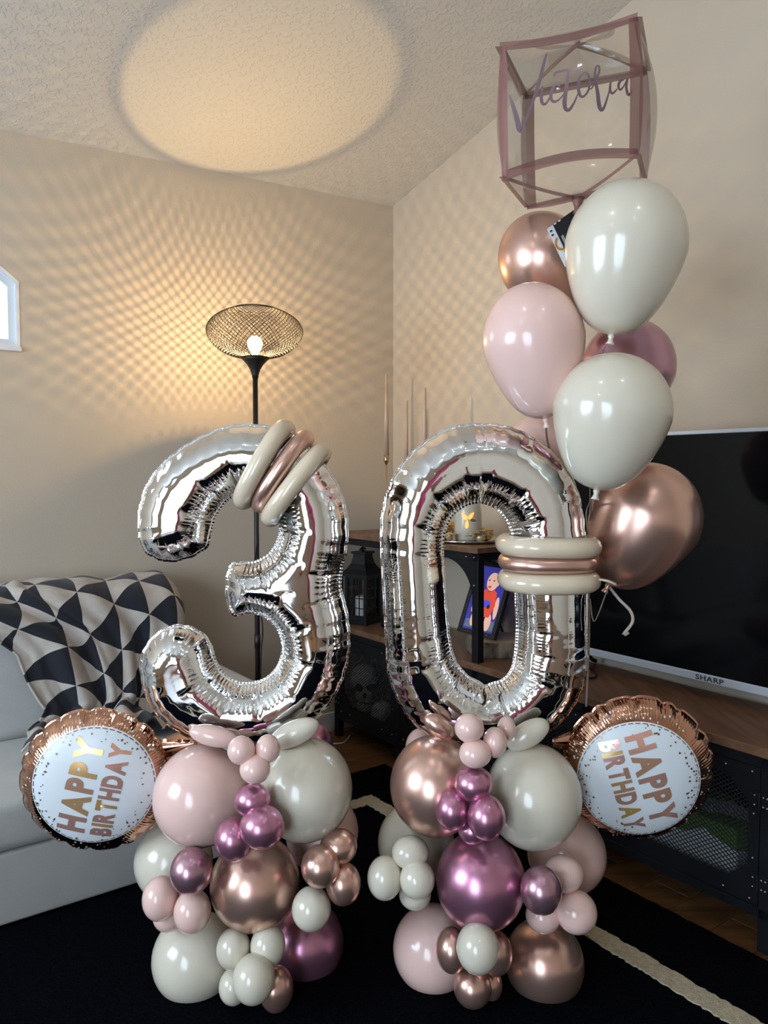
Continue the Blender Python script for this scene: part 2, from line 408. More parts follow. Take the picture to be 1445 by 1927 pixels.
mb = MB(); mb.add([R(a, b, z) for z in (0.0135, 0.018) for a, b in o1] + [R(a, b, z) for z in (0.0135, 0.018) for a, b in o2],
                  [f for i in range(n) for j in [(i + 1) % n] for f in ((n + i, n + j, 3 * n + j, 3 * n + i), (i, j, n + j, n + i), (2 * n + i, 3 * n + i, 3 * n + j, 2 * n + j))])
bo = mb.build('border_line', RUGL, rug); bo['label'] = 'cream border line'

# ================================================================ SOFA + BLANKET
SB0 = 1.21                              # front of the sofa
SA1, SA0 = -0.675, -2.9
sofa = thing('sofa', 'light grey fabric sofa with low arm, against the wall under the small window', 'sofa', tuple(R(-1.7, SB0 + 0.4, 0)))
def cushion(name, a0, a1, b0, b1, z0, z1, bev, lean=0.0, mat_=SOFAM):
    def fr(a, b, z): return R(a, b + lean * (z - z0), z)
    return MB().box((a0, b0, z0), (a1, b1, z1), fr).build(name, mat_, sofa, bevel=bev, seg=4, smooth=True)
cushion('base', SA0 + .02, SA1 - .0, SB0, SB0 + 0.80, 0.020, 0.213, 0.012)
cushion('seat_cushion', SA0 + .22, -1.72, SB0 - 0.012, SB0 + 0.60, 0.215, 0.355, 0.032)
cushion('seat_cushion', -1.715, SA1 - .215, SB0 - 0.012, SB0 + 0.60, 0.215, 0.355, 0.032)
cushion('back_cushion', SA0 + .22, -1.60, SB0 + 0.42, SB0 + 0.66, 0.345, 0.72, 0.05, lean=0.28)
cushion('back_cushion', -1.595, SA1 - .24, SB0 + 0.46, SB0 + 0.68, 0.345, 0.765, 0.05, lean=0.26)
cushion('back_frame', SA0 + .02, SA1 - .2, SB0 + 0.66, SB0 + 0.82, 0.2, 0.70, 0.03)
for (a0, a1) in ((SA0, SA0 + .21), (SA1 - .21, SA1)):
    cushion('armrest', a0, a1, SB0, SB0 + 0.81, 0.2, 0.50, 0.04)

BLK = mat('blanket_knit', (0.5, 0.45, 0.4), 0.95, sheen=0.15)
def blanket_nodes():
    nt = BLK.node_tree; b = nt.nodes['Principled BSDF']; uv = nd(nt, 'ShaderNodeUVMap'); sx = nd(nt, 'ShaderNodeSeparateXYZ'); nt.links.new(uv.outputs[0], sx.inputs[0])
    def M(op, a, c=None):
        n = nd(nt, 'ShaderNodeMath'); n.operation = op
        for i, q in enumerate((a, c)):
            if q is None: continue
            if isinstance(q, (int, float)): n.inputs[i].default_value = q
            else: nt.links.new(q, n.inputs[i])
        return n.outputs[0]
    x = M('MULTIPLY', sx.outputs[0], 1 / 0.122); i = M('FLOOR', x); fx = M('FRACT', x)
    y = M('ADD', M('MULTIPLY', sx.outputs[1], 1 / 0.132), M('MULTIPLY', i, 0.5)); fy = M('FRACT', y)
    t = M('SUBTRACT', M('MULTIPLY', M('SUBTRACT', 1.0, fx), 0.5), M('ABSOLUTE', M('SUBTRACT', fy, 0.5)))
    c = M('GREATER_THAN', t, 0.0)
    tc = nd(nt, 'ShaderNodeTexCoord'); nz = nd(nt, 'ShaderNodeTexNoise'); nz.inputs['Scale'].default_value = 30; nt.links.new(tc.outputs['Object'], nz.inputs[0])
    r1 = nd(nt, 'ShaderNodeValToRGB'); r1.color_ramp.elements[0].color = (0.40, 0.35, 0.31, 1); r1.color_ramp.elements[1].color = (0.58, 0.52, 0.47, 1); nt.links.new(nz.outputs[0], r1.inputs[0])
    mx = nd(nt, 'ShaderNodeMix'); mx.data_type = 'RGBA'; nt.links.new(c, mx.inputs[0]); mx.inputs[6].default_value = (0.008, 0.009, 0.016, 1); nt.links.new(r1.outputs[0], mx.inputs[7]); nt.links.new(mx.outputs[2], b.inputs['Base Color'])
    n2 = nd(nt, 'ShaderNodeTexNoise'); n2.inputs['Scale'].default_value = 350; nt.links.new(tc.outputs['Object'], n2.inputs[0]); bp = nd(nt, 'ShaderNodeBump'); bp.inputs['Strength'].default_value = 0.3; bp.inputs['Distance'].default_value = 0.003
    nt.links.new(n2.outputs[0], bp.inputs['Height']); nt.links.new(bp.outputs[0], b.inputs['Normal'])
blanket_nodes()
def blanket():
    path = catmull([(SB0 + 0.805, 0.60), (SB0 + 0.81, 0.68), (SB0 + 0.80, 0.76), (SB0 + 0.74, 0.795), (SB0 + 0.62, 0.79), (SB0 + 0.535, 0.74), (SB0 + 0.49, 0.62), (SB0 + 0.455, 0.50), (SB0 + 0.42, 0.415), (SB0 + 0.36, 0.39), (SB0 + 0.28, 0.385), (SB0 + 0.20, 0.38)], 10, False)
    path = resample(path, 0.012, False); ny = len(path); L = 0.012 * ny; nx = 76
    vs = []; uvs = []
    Ls = np.r_[0, np.cumsum(np.linalg.norm(np.diff(path, axis=0), axis=1))]
    tg = np.gradient(path, axis=0); tg /= np.linalg.norm(tg, axis=1)[:, None]
    for j in range(ny):
        s = Ls[j] / Ls[-1]; bq, zq = path[j]; nb, nz = tg[j][1], -tg[j][0]
        if nb > 0 and s > .5: pass
        nrm = np.array((tg[j][1], -tg[j][0]));
        if j > 20 and nrm[1] < 0 and s > .8: nrm = -nrm
        # outward normal: up on top, towards the viewer on the cushion
        out = np.array((tg[j][1], -tg[j][0]))
        out = out if (out[1] > 0 or (abs(out[1]) < .3 and ((s < .2 and out[0] > 0) or (s >= .2 and out[0] < 0)))) else -out
        f = max(0, (s - 0.30) / 0.70)
        a0 = -1.85 if (s < .4 and zq > .6 and bq > SB0 + .6) else float(np.interp(zq, [0.38, 0.40, 0.44, 0.62, 0.68, 0.74, 0.79], [-1.42, -1.34, -1.31, -1.385, -1.46, -1.66, -1.85]))
        a1 = -0.80 + 0.02 * math.sin(7 * s) - 0.10 * f - 0.10 * max(0, f - 0.6)
        for i in range(nx + 1):
            t = i / nx
            a = a0 + (a1 - a0) * t
            fold = 0.014 * math.sin(t * 19 + 2.2 * math.sin(3 * s) + 1) + 0.010 * math.sin(t * 37 + 5 * s + math.sin(9 * t)) + 0.006 * math.sin(t * 11 - 14 * s)
            env = 0.35 + 0.9 * min(1, abs(s - .3) * 3)
            h = 0.012 + max(-0.004, fold * env + 0.010) + 0.024 * math.exp(-((t - .46) / .022) ** 2) * (1 if s > .3 else .4)
            droop = 0.0
            if t > 0.93: droop = ((t - .93) / .07) ** 2 * 0.05
            vs.append(R(a + 0.010 * math.sin(16 * s + 6 * t), bq + out[0] * h, zq + out[1] * h - droop))
            uvs.append((a * 1.04 + 0.05 * math.sin(5 * s + 4 * t) + 0.07 / (1 + math.exp(-(t - .46) * 60)) + 2.9, Ls[j] + 0.025 * math.sin(9 * t)))
    fs = [(j * (nx + 1) + i, j * (nx + 1) + i + 1, (j + 1) * (nx + 1) + i + 1, (j + 1) * (nx + 1) + i) for j in range(ny - 1) for i in range(nx)]
    mb = MB().add(vs, fs); loc = R(-1.2, SB0 + 0.5, 0.5)
    o = mb.build('throw_blanket', BLK, smooth=True, loc=tuple(loc))
    ul = o.data.uv_layers.new(name='UVMap')
    for lp in o.data.loops: ul.data[lp.index].uv = uvs[lp.vertex_index]
    so = o.modifiers.new('thick', 'SOLIDIFY'); so.thickness = 0.006; so.offset = 1
    tag(o, 'black and cream triangle patterned throw draped over the grey sofa', 'blanket')
    # the corner of the throw that hangs over the armrest
    vs = []; uvs = []; nx2, ny2 = 22, 26
    for j in range(ny2 + 1):
        for i in range(nx2 + 1):
            t = i / nx2; s = j / ny2
            a = -0.885 + 0.19 * t * (1 - 0.55 * s); bq = SB0 + 0.80 - 0.34 * s
            zz = 0.512 + 0.008 * math.sin(9 * t + 5 * s) ** 2 + 0.03 * math.exp(-((t - .75) / .12) ** 2) * (1 - s) + 0.20 * max(0, 1 - t / .33) ** 1.5 * (1 - .5 * s)
            vs.append(R(a, bq, zz)); uvs.append((a * 1.04 + 2.97, bq + 0.2 + 0.02 * t))
    fs = [(j * (nx2 + 1) + i, j * (nx2 + 1) + i + 1, (j + 1) * (nx2 + 1) + i + 1, (j + 1) * (nx2 + 1) + i) for j in range(ny2) for i in range(nx2)]
    c = MB().add(vs, fs).build('blanket_corner', BLK, o, smooth=True)
    ul = c.data.uv_layers.new(name='UVMap')
    for lp in c.data.loops: ul.data[lp.index].uv = uvs[lp.vertex_index]
    so = c.modifiers.new('thick', 'SOLIDIFY'); so.thickness = 0.005; so.offset = 1
blanket()

# ================================================================ FLOOR LAMP
LP = R(-0.570, 1.62, 0)
LK = LP.y / 3.036
def lz(z): return 1.2 + (z - 1.2) * LK
lamp = thing('floor_lamp', 'black floor lamp with a wire mesh shade, lit, beside the sofa', 'floor lamp', tuple(LP))
LAMPB = mat('lamp_black', (0.018, 0.015, 0.012), 0.45, var=0.1)
lx, ly = LP.x, LP.y
MB().lathe([(0, 0.0), (0.098, 0.0), (0.10, 0.008), (0.098, 0.018), (0.03, 0.026), (0.014, 0.05)], (lx, ly, 0), 40).build('base', LAMPB, lamp, smooth=True)
MB().rod((lx, ly, 0.02), (lx, ly, lz(1.585)), 0.0095, 16).build('pole', LAMPB, lamp, smooth=True)
for zj in (0.55, 1.06): MB().rod((lx, ly, zj), (lx, ly, zj + 0.05), 0.0112, 16).build('pole_joint', LAMPB, lamp, smooth=True)
MB().lathe([(r * LK, lz(z)) for r, z in [(0.0115, 1.57), (0.014, 1.585), (0.020, 1.603), (0.032, 1.623), (0.046, 1.638), (0.058, 1.649), (0.055, 1.649), (0.042, 1.636), (0.028, 1.62), (0.014, 1.6)]], (lx, ly, 0), 40).build('socket_cone', LAMPB, lamp, smooth=True)
prof = catmull([(.060, 1.649), (.115, 1.666), (.163, 1.702), (.187, 1.748), (.170, 1.79), (.128, 1.82), (.082, 1.838)], 5, False)
mb = MB(); NW = 62; prof = [(r * LK, lz(z)) for r, z in prof]
for sgn in (1, -1):
    for k in range(NW):
        pts = []
        for i, (r, z) in enumerate(prof):
            t = i / (len(prof) - 1); an = 2 * PI * k / NW + sgn * t * 1.75
            pts.append((lx + r * math.cos(an), ly + r * math.sin(an), z))
        mb.tube(pts, 0.00105, 4)
sh = mb.build('mesh_shade', LAMPB, lamp, smooth=True); sh['kind'] = 'stuff'; sh['label'] = 'black wire mesh shade'
for (r, z) in ((0.082, 1.838), (0.060, 1.65)):
    MB().tube([(lx + r * LK * math.cos(2 * PI * i / 48), ly + r * LK * math.sin(2 * PI * i / 48), lz(z)) for i in range(48)], 0.0022, 6, True).build('shade_ring', LAMPB, sh, smooth=True)
BULB = bpy.data.materials.new('bulb_lit'); BULB.use_nodes = True
nt = BULB.node_tree; nt.nodes.remove(nt.nodes['Principled BSDF']); tr = nd(nt, 'ShaderNodeBsdfTransparent'); em = nd(nt, 'ShaderNodeEmission'); em.inputs[0].default_value = (1, 0.78, 0.45, 1); em.inputs[1].default_value = 9
ad = nd(nt, 'ShaderNodeAddShader'); nt.links.new(tr.outputs[0], ad.inputs[0]); nt.links.new(em.outputs[0], ad.inputs[1]); nt.links.new(ad.outputs[0], nt.nodes['Material Output'].inputs[0])
bu = MB().lathe([(r * LK, lz(z)) for r, z in [(0.012, 1.656), (0.014, 1.668), (0.024, 1.684), (0.0295, 1.70), (0.028, 1.715), (0.02, 1.727), (0.008, 1.733), (0, 1.734)]], (lx, ly, 0), 24).build('bulb', BULB, lamp, smooth=True)
MB().rod((lx, ly, lz(1.60)), (lx, ly, lz(1.657)), 0.013, 16).build('bulb_socket', LAMPB, lamp, smooth=True)
for dz_ in (0.0,):       # the glowing filament, upright in the bulb
    pl = bpy.data.lights.new('filament', 'POINT'); pl.energy = LAMP_W; pl.color = (1.0, 0.66, 0.30); pl.shadow_soft_size = 0.0045
    lo = bpy.data.objects.new('filament_light', pl); COL.objects.link(lo); lo.parent = lamp; lo.location = (0, 0, lz(1.694) + dz_)
pts = [(lx + 0.004, ly - 0.014, 0.95), (lx - 0.006, ly - 0.014, 0.85), (lx + 0.012, ly - 0.014, 0.70), (lx + 0.022, ly - 0.014, 0.62), (lx + 0.014, ly - 0.014, 0.5), (lx + 0.01, ly - 0.014, 0.2), (lx + 0.02, ly - 0.02, 0.02)]
MB().tube(catmull(pts, 6, False), 0.003, 6).build('cord', LAMPB, lamp, smooth=True)

# ================================================================ MEDIA CONSOLE
BC0, BC1 = -1.2, 1.985
con = thing('media_console', 'long industrial media console with wood top, black frame and wire mesh doors', 'media console', tuple(R(0.2, 0.4, 0)))
CD = 0.345
MB().box((-0.012, BC0, 0.498), (CD, BC1, 0.523), R).build('wood_top', WOODT, con, bevel=0.002)
MB().box((0.0, BC0, 0.468), (0.02, BC1, 0.498), R).build('top_rail', BLACKM, con, bevel=0.001)
MB().box((0.01, BC0, 0.095), (CD, BC1, 0.110), R).build('bottom_shelf', BLACKM, con, bevel=0.001)
MB().box((CD - 0.008, BC0, 0.10), (CD, BC1, 0.498), R).build('back_panel', BLACKM, con)
MB().box((0.0, BC0, 0.085), (0.02, BC1, 0.11), R).build('bottom_rail', BLACKM, con, bevel=0.001)
POSTS = [BC0 + .015, -0.56, 0.0, 0.56, 1.055, 1.51, BC1 - .016]
for b in POSTS:
    for a in (0.0, CD - 0.03):
        tall = b > 1.0 and b != 1.51
        MB().box((a, b - 0.016, 0.0), (a + 0.03, b + 0.016, 0.914 if tall else 0.498), R).build('leg', BLACKM, con, bevel=0.002)
# upper shelf of the tower at the far end
MB().box((-0.014, 1.030, 0.916), (CD, BC1, 0.936), R).build('wood_shelf', WOODT, con, bevel=0.002)
MB().box((0.0, 1.04, 0.886), (0.02, BC1, 0.916), R).build('shelf_rail', BLACKM, con, bevel=0.001)
MB().box((0.0, 1.04, 0.886), (CD, 1.06, 0.916), R).build('shelf_rail', BLACKM, con, bevel=0.001)
def brace(fr):      # quarter-round corner brace: flat plate between the post, the rail and an arc
    n = 14; r = 0.15; P = [(0, 0), (0, -r)] + [(r - r * math.cos(t * PI / 2 / n), -r + r * math.sin(t * PI / 2 / n)) for t in range(1, n)] + [(r, 0)]
    m = len(P); vs = [fr(x, z, t) for t in (0, 0.006) for x, z in P]
    cs = [(0, i, i + 1) for i in range(1, m - 1)]
    return MB().add(vs, cs + [tuple(i + m for i in c) for c in cs] + [(i, (i + 1) % m, m + (i + 1) % m, m + i) for i in range(m)])
brace(lambda x, z, t: R(0.004 + t, 1.071 + x, 0.886 + z)).build('corner_brace', BLACKM, con)
for (b, z) in ((1.058, 0.90), (1.10, 0.90), (1.058, 0.80)):
    MB().ell(R(-0.001, b, z), 0.004, 0.004, 0.004, 8, 6).build('rivet', STEEL, con, smooth=True)
DOORS = [(-0.542, -0.018), (0.018, 0.542), (0.578, 1.037), (1.073, 1.492), (1.528, 1.950)]
DMESH = mat('door_wire', (0.02, 0.021, 0.024), 0.4)
for di, (b0, b1) in enumerate(DOORS):
    z0, z1 = 0.112, 0.466; st = 0.028; ch = 0.055
    def fr(x, z, t): return R(0.002 + t, x, z)
    bi0, bi1, zi0, zi1 = b0 + st, b1 - st, z0 + 0.045, z1 - 0.04
    inner = [(bi0 + ch, zi0), (bi1 - ch, zi0), (bi1, zi0 + ch), (bi1, zi1 - ch), (bi1 - ch, zi1), (bi0 + ch, zi1), (bi0, zi1 - ch), (bi0, zi0 + ch)]
    outer = [(b0, z0), (b1, z0), (b1, z1), (b0, z1)]
    loops = [[Vector((x, z, 0)) for x, z in outer], [Vector((x, z, 0)) for x, z in inner]]
    tris = geometry.tessellate_polygon(loops); flat = [p for l in loops for p in l]; n = len(flat)
    mb = MB(); fs = [tuple(t) for t in tris] + [tuple(i + n for i in t) for t in tris]
    kk = 0
    for l in loops:
        m = len(l); fs += [(kk + i, kk + (i + 1) % m, n + kk + (i + 1) % m, n + kk + i) for i in range(m)]; kk += m
    mb.add([fr(p.x, p.y, 0) for p in flat] + [fr(p.x, p.y, 0.014) for p in flat], fs)
    door = mb.build('door', BLACKM, con)
    wm = MB(); stp = 0.0165; hh = zi1 - zi0; slope = 0.72
    k = bi0 - hh / slope
    while k < bi1 + hh / slope:
        for sg in (1, -1):
            # line x = k + sg*(z - zc)/slope clipped to the opening
            zc = (zi0 + zi1) / 2; seg = []
            za, zb = zi0, zi1
            for lim, up in ((bi0, 1), (bi1, -1)):
                # x >= bi0, x <= bi1
                zl = zc + sg * (lim - k) * slope
                if up * sg > 0: za = max(za, zl)
                else: zb = min(zb, zl)
            if zb - za > 0.002:
                p = fr(k + sg * (za - zc) / slope, za, 0.010); q = fr(k + sg * (zb - zc) / slope, zb, 0.010)
                wm.rod(p, q, 0.0016, 4, cap=False)
        k += stp
    me = wm.build('wire_mesh', DMESH, door); me['kind'] = 'stuff'
    for (x, z) in [(b0 + .02, z0 + .014), (b1 - .02, z0 + .014), (b0 + .02, z1 - .014), (b1 - .02, z1 - .014), (b0 + .09, z0 + .016), (b1 - .09, z0 + .016), (b0 + .09, z1 - .016), (b1 - .09, z1 - .016), (b0 + .014, z0 + 0.12), (b0 + .014, z1 - 0.12)]:
        MB().ell(fr(x, z, -0.001), 0.0032, 0.0032, 0.0032, 8, 6).build('rivet', STEEL, door, smooth=True)
    hb = b0 - 0.002 if di in (1, 3) else b1 + 0.002 if di in (0, 2, 4) else b0
    for hz in (0.175, 0.385):
        hg = MB().box((-0.004, hb - 0.016, hz - 0.022), (0.002, hb + 0.016, hz + 0.022), R); hg.rod(R(-0.005, hb, hz - .022), R(-0.005, hb, hz + .022), 0.004, 8)
        h_ = hg.build('hinge', BLACKM, door, bevel=0.001)
        for (dx, dz) in ((-.01, -.012), (.01, -.012), (-.01, .012), (.01, .012)):
            pass
    for hz in (0.163, 0.187, 0.373, 0.397):
        for dx in (-0.011, 0.011):
            MB().ell(R(-0.006, hb + dx, hz), 0.003, 0.003, 0.003, 8, 6).build('screw', STEEL, door, smooth=True)

# ================================================================ TELEVISION
TA = 0.25; TB0, TB1, TZ0, TZ1 = -0.36, 0.975, 0.575, 1.327
tv = thing('television', 'large flat television with silver bezel standing on the wood console', 'television', tuple(R(TA, 0.3, 0.523)))
SCREEN = mat('tv_screen', (0.003, 0.0035, 0.005), 0.08, spec=0.16)
SILVER = mat('bezel_silver', (0.60, 0.68, 0.78), 0.4, metal=0.3)
MB().box((TA + 0.006, TB0 + .006, TZ0 + .008), (TA + 0.05, TB1 - .006, TZ1 - .004), R).build('casing', BLACKM, tv, bevel=0.004)
MB().box((TA + 0.001, TB0 + .010, TZ0 + .026), (TA + 0.007, TB1 - .010, TZ1 - .012), R).build('screen', SCREEN, tv)
bz = MB().box((TA - 0.002, TB0, TZ0), (TA + 0.02, TB1, TZ0 + 0.026), R).build('bottom_bezel', SILVER, tv, bevel=0.003)
MB().box((TA - 0.002, TB0, TZ1 - 0.012), (TA + 0.02, TB1, TZ1), R).build('top_bezel', SILVER, tv, bevel=0.002)
for b in (TB0, TB1 - 0.010): MB().box((TA - 0.001, b, TZ0 + .026), (TA + 0.02, b + 0.010, TZ1 - .012), R).build('side_bezel', SILVER, tv)
for b in (0.80, -0.2):
    m_ = MB(); 
    for da in (-0.10, 0.08):
        m_.tube([R(TA + 0.02, b, TZ0 + .01), R(TA + 0.02 + da * .8, b + (0.02 if da < 0 else 0), 0.536), R(TA + 0.02 + da, b + (0.03 if da < 0 else 0), 0.530)], 0.007, 8)
    m_.build('foot', BLACKM, tv, smooth=True)
TXT = mat('logo_dark', (0.02, 0.03, 0.05), 0.4)
def text_mesh(body, size, bold=0.0, spacing=1.0):
    cu = bpy.data.curves.new('t', 'FONT'); cu.body = body; cu.size = size; cu.offset = bold; cu.resolution_u = 5; cu.align_x = 'CENTER'; cu.space_character = spacing
    o = bpy.data.objects.new('t', cu); COL.objects.link(o)
    dg = bpy.context.evaluated_depsgraph_get(); me = bpy.data.meshes.new_from_object(o.evaluated_get(dg))
    vs = [tuple(v.co) for v in me.vertices]; fs = [tuple(p.vertices) for p in me.polygons]
    bpy.data.objects.remove(o); bpy.data.curves.remove(cu); bpy.data.meshes.remove(me)
    return vs, fs
vs, fs = text_mesh('SHARP', 0.021, 0.0004, 1.1)
lg = MB(); lg.add([R(TA - 0.0033, 0.305 - x * 1.35, TZ0 + 0.006 + y) for x, y, z in vs], fs).build('logo', TXT, bz)
m_ = MB().tube(catmull([R(0.30, 0.95, 0.531), R(0.12, 0.90, 0.529), R(0.10, 0.74, 0.529), R(0.17, 0.66, 0.529), R(0.26, 0.76, 0.529), R(0.29, 0.88, 0.529)], 8, False), 0.0035, 6)
tag(m_.build('power_cable', BLACKM, smooth=True, loc=tuple(R(0.2, 0.8, 0.523))), 'black cable curled on the console top under the television', 'cable')

# ================================================================ THINGS ON AND IN THE CONSOLE
CT = 0.523; ST = 0.936
# lantern with square glazing bars and a candle
def on(px, py, z): return inroom(atz(px, py, z))
la, lb, _ = on(683, 1163, CT)
def lantern(a, b, z, wd, ht, rot):
    t = thing('candle_lantern', 'black metal lantern with small glass panes and a white candle on the console', 'lantern', tuple(R(a, b, z)))
    c, s = math.cos(rot), math.sin(rot)
    def fr(x, y, zz): return R(a + x * c - y * s, b + x * s + y * c, z + zz)
    h = wd / 2
    MB().box((-h, -h, 0), (h, h, 0.028), fr).build('base', BLACKM, t, bevel=0.003)
    for x in (-1, 1):
        for y in (-1, 1): MB().box((x * h * .88 - .007, y * h * .88 - .007, 0.028), (x * h * .88 + .007, y * h * .88 + .007, ht), fr).build('post', BLACKM, t)
    for (dx, dy) in ((-1, 0), (1, 0), (0, -1), (0, 1)):
        m = MB(); gm = MB()
        for zz in (0.028, ht - .012):
            if dx: m.box((dx * h * .88 - .004, -h * .88, zz), (dx * h * .88 + .004, h * .88, zz + .012), fr)
            else: m.box((-h * .88, dy * h * .88 - .004, zz), (h * .88, dy * h * .88 + .004, zz + .012), fr)
        for k in range(1, 4):
            zz = 0.028 + (ht - .04) * k / 4
            if dx: m.box((dx * h * .88 - .0018, -h * .88, zz), (dx * h * .88 + .0018, h * .88, zz + .0035), fr)
            else: m.box((-h * .88, dy * h * .88 - .0018, zz), (h * .88, dy * h * .88 + .0018, zz + .0035), fr)
        for kx in (-.28, .28):
            if dx: m.box((dx * h * .88 - .0018, kx * h - .0018, .03), (dx * h * .88 + .0018, kx * h + .0018, ht), fr)
            else: m.box((kx * h - .0018, dy * h * .88 - .0018, .03), (kx * h + .0018, dy * h * .88 + .0018, ht), fr)
        gb = m.build('glazing_bars', BLACKM, t); gb['kind'] = 'stuff'
        if dx: gm.box((dx * h * .86 - .0008, -h * .86, .04), (dx * h * .86 + .0008, h * .86, ht - .012), fr)
        else: gm.box((-h * .86, dy * h * .86 - .0008, .04), (h * .86, dy * h * .86 + .0008, ht - .012), fr)
        gm.build('glass_pane', GLASS, t)
    # swept roof: square sections
    m = MB(); secs = [(h * 1.22, ht), (h * 1.22, ht + .012), (h * .92, ht + .03), (h * .66, ht + .055), (h * .54, ht + .085), (h * .52, ht + .10)]
    vs = [fr(x * r, y * r, zz) for r, zz in secs for x, y in ((-1, -1), (1, -1), (1, 1), (-1, 1))]
    m.add(vs, [(0, 1, 2, 3)] + [(i * 4 + k, i * 4 + (k + 1) % 4, (i + 1) * 4 + (k + 1) % 4, (i + 1) * 4 + k) for i in range(len(secs) - 1) for k in range(4)] + [tuple(range(len(vs) - 4, len(vs)))])
    m.build('roof', BLACKM, t)
    MB().box((-h * .66, -h * .66, ht + .10), (h * .66, h * .66, ht + .11), fr).build('cap', BLACKM, t, bevel=0.002)
    MB().tube([fr(0.022 * math.cos(q), 0, ht + .112 + 0.018 * math.sin(q) * .5 + .004) for q in np.linspace(0, PI, 10)] , 0.0035, 6).build('ring_handle', BLACKM, t, smooth=True)
    MB().rod(fr(0, 0, ht + .11), fr(0, 0, ht + .13), 0.006, 8).build('finial', BLACKM, t, smooth=True)
    WAX = mat('wax_white', (0.72, 0.71, 0.68), 0.5, sss=0.0)
    cn = MB().lathe([(0, 0.0285), (0.034, 0.0285), (0.034, 0.118), (0.030, 0.122), (0, 0.116)], fr(0, 0, 0), 24).build('candle', WAX, t, smooth=False)
lantern(0.10, 1.90, CT, 0.118, 0.215, 0.35)
# second, slim wire lantern half hidden behind the zero
wa, wb, _ = on(738, 1178, CT)
t = thing('wire_lantern', 'slim black wire lantern with arched top beside the square lantern', 'lantern', tuple(R(wa, wb, CT)))
c = R(wa, wb, CT)
MB().lathe([(0, 0), (0.05, 0), (0.05, 0.02), (0.044, 0.026), (0, 0.026)], c, 28).build('base', BLACKM, t, smooth=True)
for k in range(8):
    an = 2 * PI * k / 8; m = MB()
    m.tube([c + V(math.cos(an) * r, math.sin(an) * r, z) for r, z in ((.046, .02), (.047, .09), (.046, .15), (.038, .185), (.02, .205), (.004, .21))], 0.0022, 5); m.build('rib', BLACKM, t, smooth=True)
MB().tube([c + V(.047 * math.cos(2 * PI * i / 32), .047 * math.sin(2 * PI * i / 32), .10) for i in range(32)], 0.0022, 5, True).build('hoop', BLACKM, t, smooth=True)
# black turned candlestick behind the post
ca_, cb_, _ = on(866, 1212, CT); ca_ += 0.13; 
c = R(ca_, cb_, CT)
o = MB().lathe([(0, 0), (0.055, 0), (0.058, 0.012), (0.03, 0.03), (0.018, 0.06), (0.03, 0.10), (0.045, 0.14), (0.028, 0.18), (0.016, 0.20), (0.04, 0.235), (0.045, 0.26), (0.02, 0.285), (0.018, 0.30), (0.045, 0.315), (0.045, 0.325), (0, 0.325)], c, 32).build('candlestick', mat('gloss_black', (0.008, 0.008, 0.01), 0.22, var=.1), smooth=True, loc=tuple(c))
tag(o, 'glossy black turned candlestick in the tower behind its front post', 'candlestick')
# wood slice and digital photo frame
sa, sb, _ = on(910, 1236, CT); SR = 0.112
sc_ = R(max(sa + SR * .8, SR + 0.0), sb + 0.02, CT)
BARK = mat('bark', (0.17, 0.13, 0.095), 0.95, var=0.8, vscale=30, bump=1.0, bscale=60, stretch=(1, 1, 0.4))
SLICE = mat('slice_wood', (0.50, 0.38, 0.24), 0.7, var=0.25, vscale=6)
t = thing('wood_slice', 'round bark-edged wood slice under the photo frame', 'wood slice', tuple(sc_))
m = MB(); nn = 72; rr = [SR * (1 + 0.025 * math.sin(5 * x) + 0.02 * math.sin(11 * x + 1) + random.uniform(-.012, .012)) for x in np.linspace(0, 2 * PI, nn, endpoint=False)]
secs = [(0.97, 0.0), (1.0, 0.008), (1.01, 0.03), (0.99, 0.052), (0.965, 0.058)]
vs = [sc_ + V(rr[k] * q * math.cos(2 * PI * k / nn), rr[k] * q * math.sin(2 * PI * k / nn), z) for q, z in secs for k in range(nn)]
m.add(vs, [(i * nn + k, i * nn + (k + 1) % nn, (i + 1) * nn + (k + 1) % nn, (i + 1) * nn + k) for i in range(len(secs) - 1) for k in range(nn)] + [tuple(range(nn))])
m.build('bark', BARK, t, smooth=True)
m = MB(); m.add([sc_ + V(rr[k] * .968 * math.cos(2 * PI * k / nn), rr[k] * .968 * math.sin(2 * PI * k / nn), 0.0585) for k in range(nn)] + [sc_ + V(0, 0, 0.0585)], [(k, (k + 1) % nn, nn) for k in range(nn)]); m.build('cut_face', SLICE, t)
FZ = CT + 0.0595
fa, fb0, _ = on(857, 1190, FZ); _, fb1, _ = on(934, 1206, FZ)
fa = (inroom(atz(857, 1190, FZ))[0] + inroom(atz(934, 1206, FZ))[0]) / 2
fw = abs(fb0 - fb1); fh = fw * 1.42; lean = math.radians(22)
FW = max(fb0, fb1)
frt = thing('photo_frame', 'black photo frame showing a baby in a red shirt, leaning on the wood slice', 'photo frame', tuple(R(fa, (fb0 + fb1) / 2, FZ)))
def ff(x, y, d):   # x across (0 at left), y up the frame, d towards the viewer
    return R(fa, FW, FZ) + VV * (-x) + (U * math.sin(lean) + V(0, 0, math.cos(lean))) * y + (-U * math.cos(lean) + V(0, 0, math.sin(lean))) * d + V(0, 0, 0.012 * math.sin(lean))
FR = mat('frame_black', (0.02, 0.02, 0.02), 0.4)
bw = 0.018
for (x0, y0, x1, y1) in ((0, 0, fw, bw), (0, fh - bw, fw, fh), (0, bw, bw, fh - bw), (fw - bw, bw, fw, fh - bw)):
    MB().box((x0, y0, -0.012), (x1, y1, 0.006), ff).build('frame_rail', FR, frt, bevel=0.002)
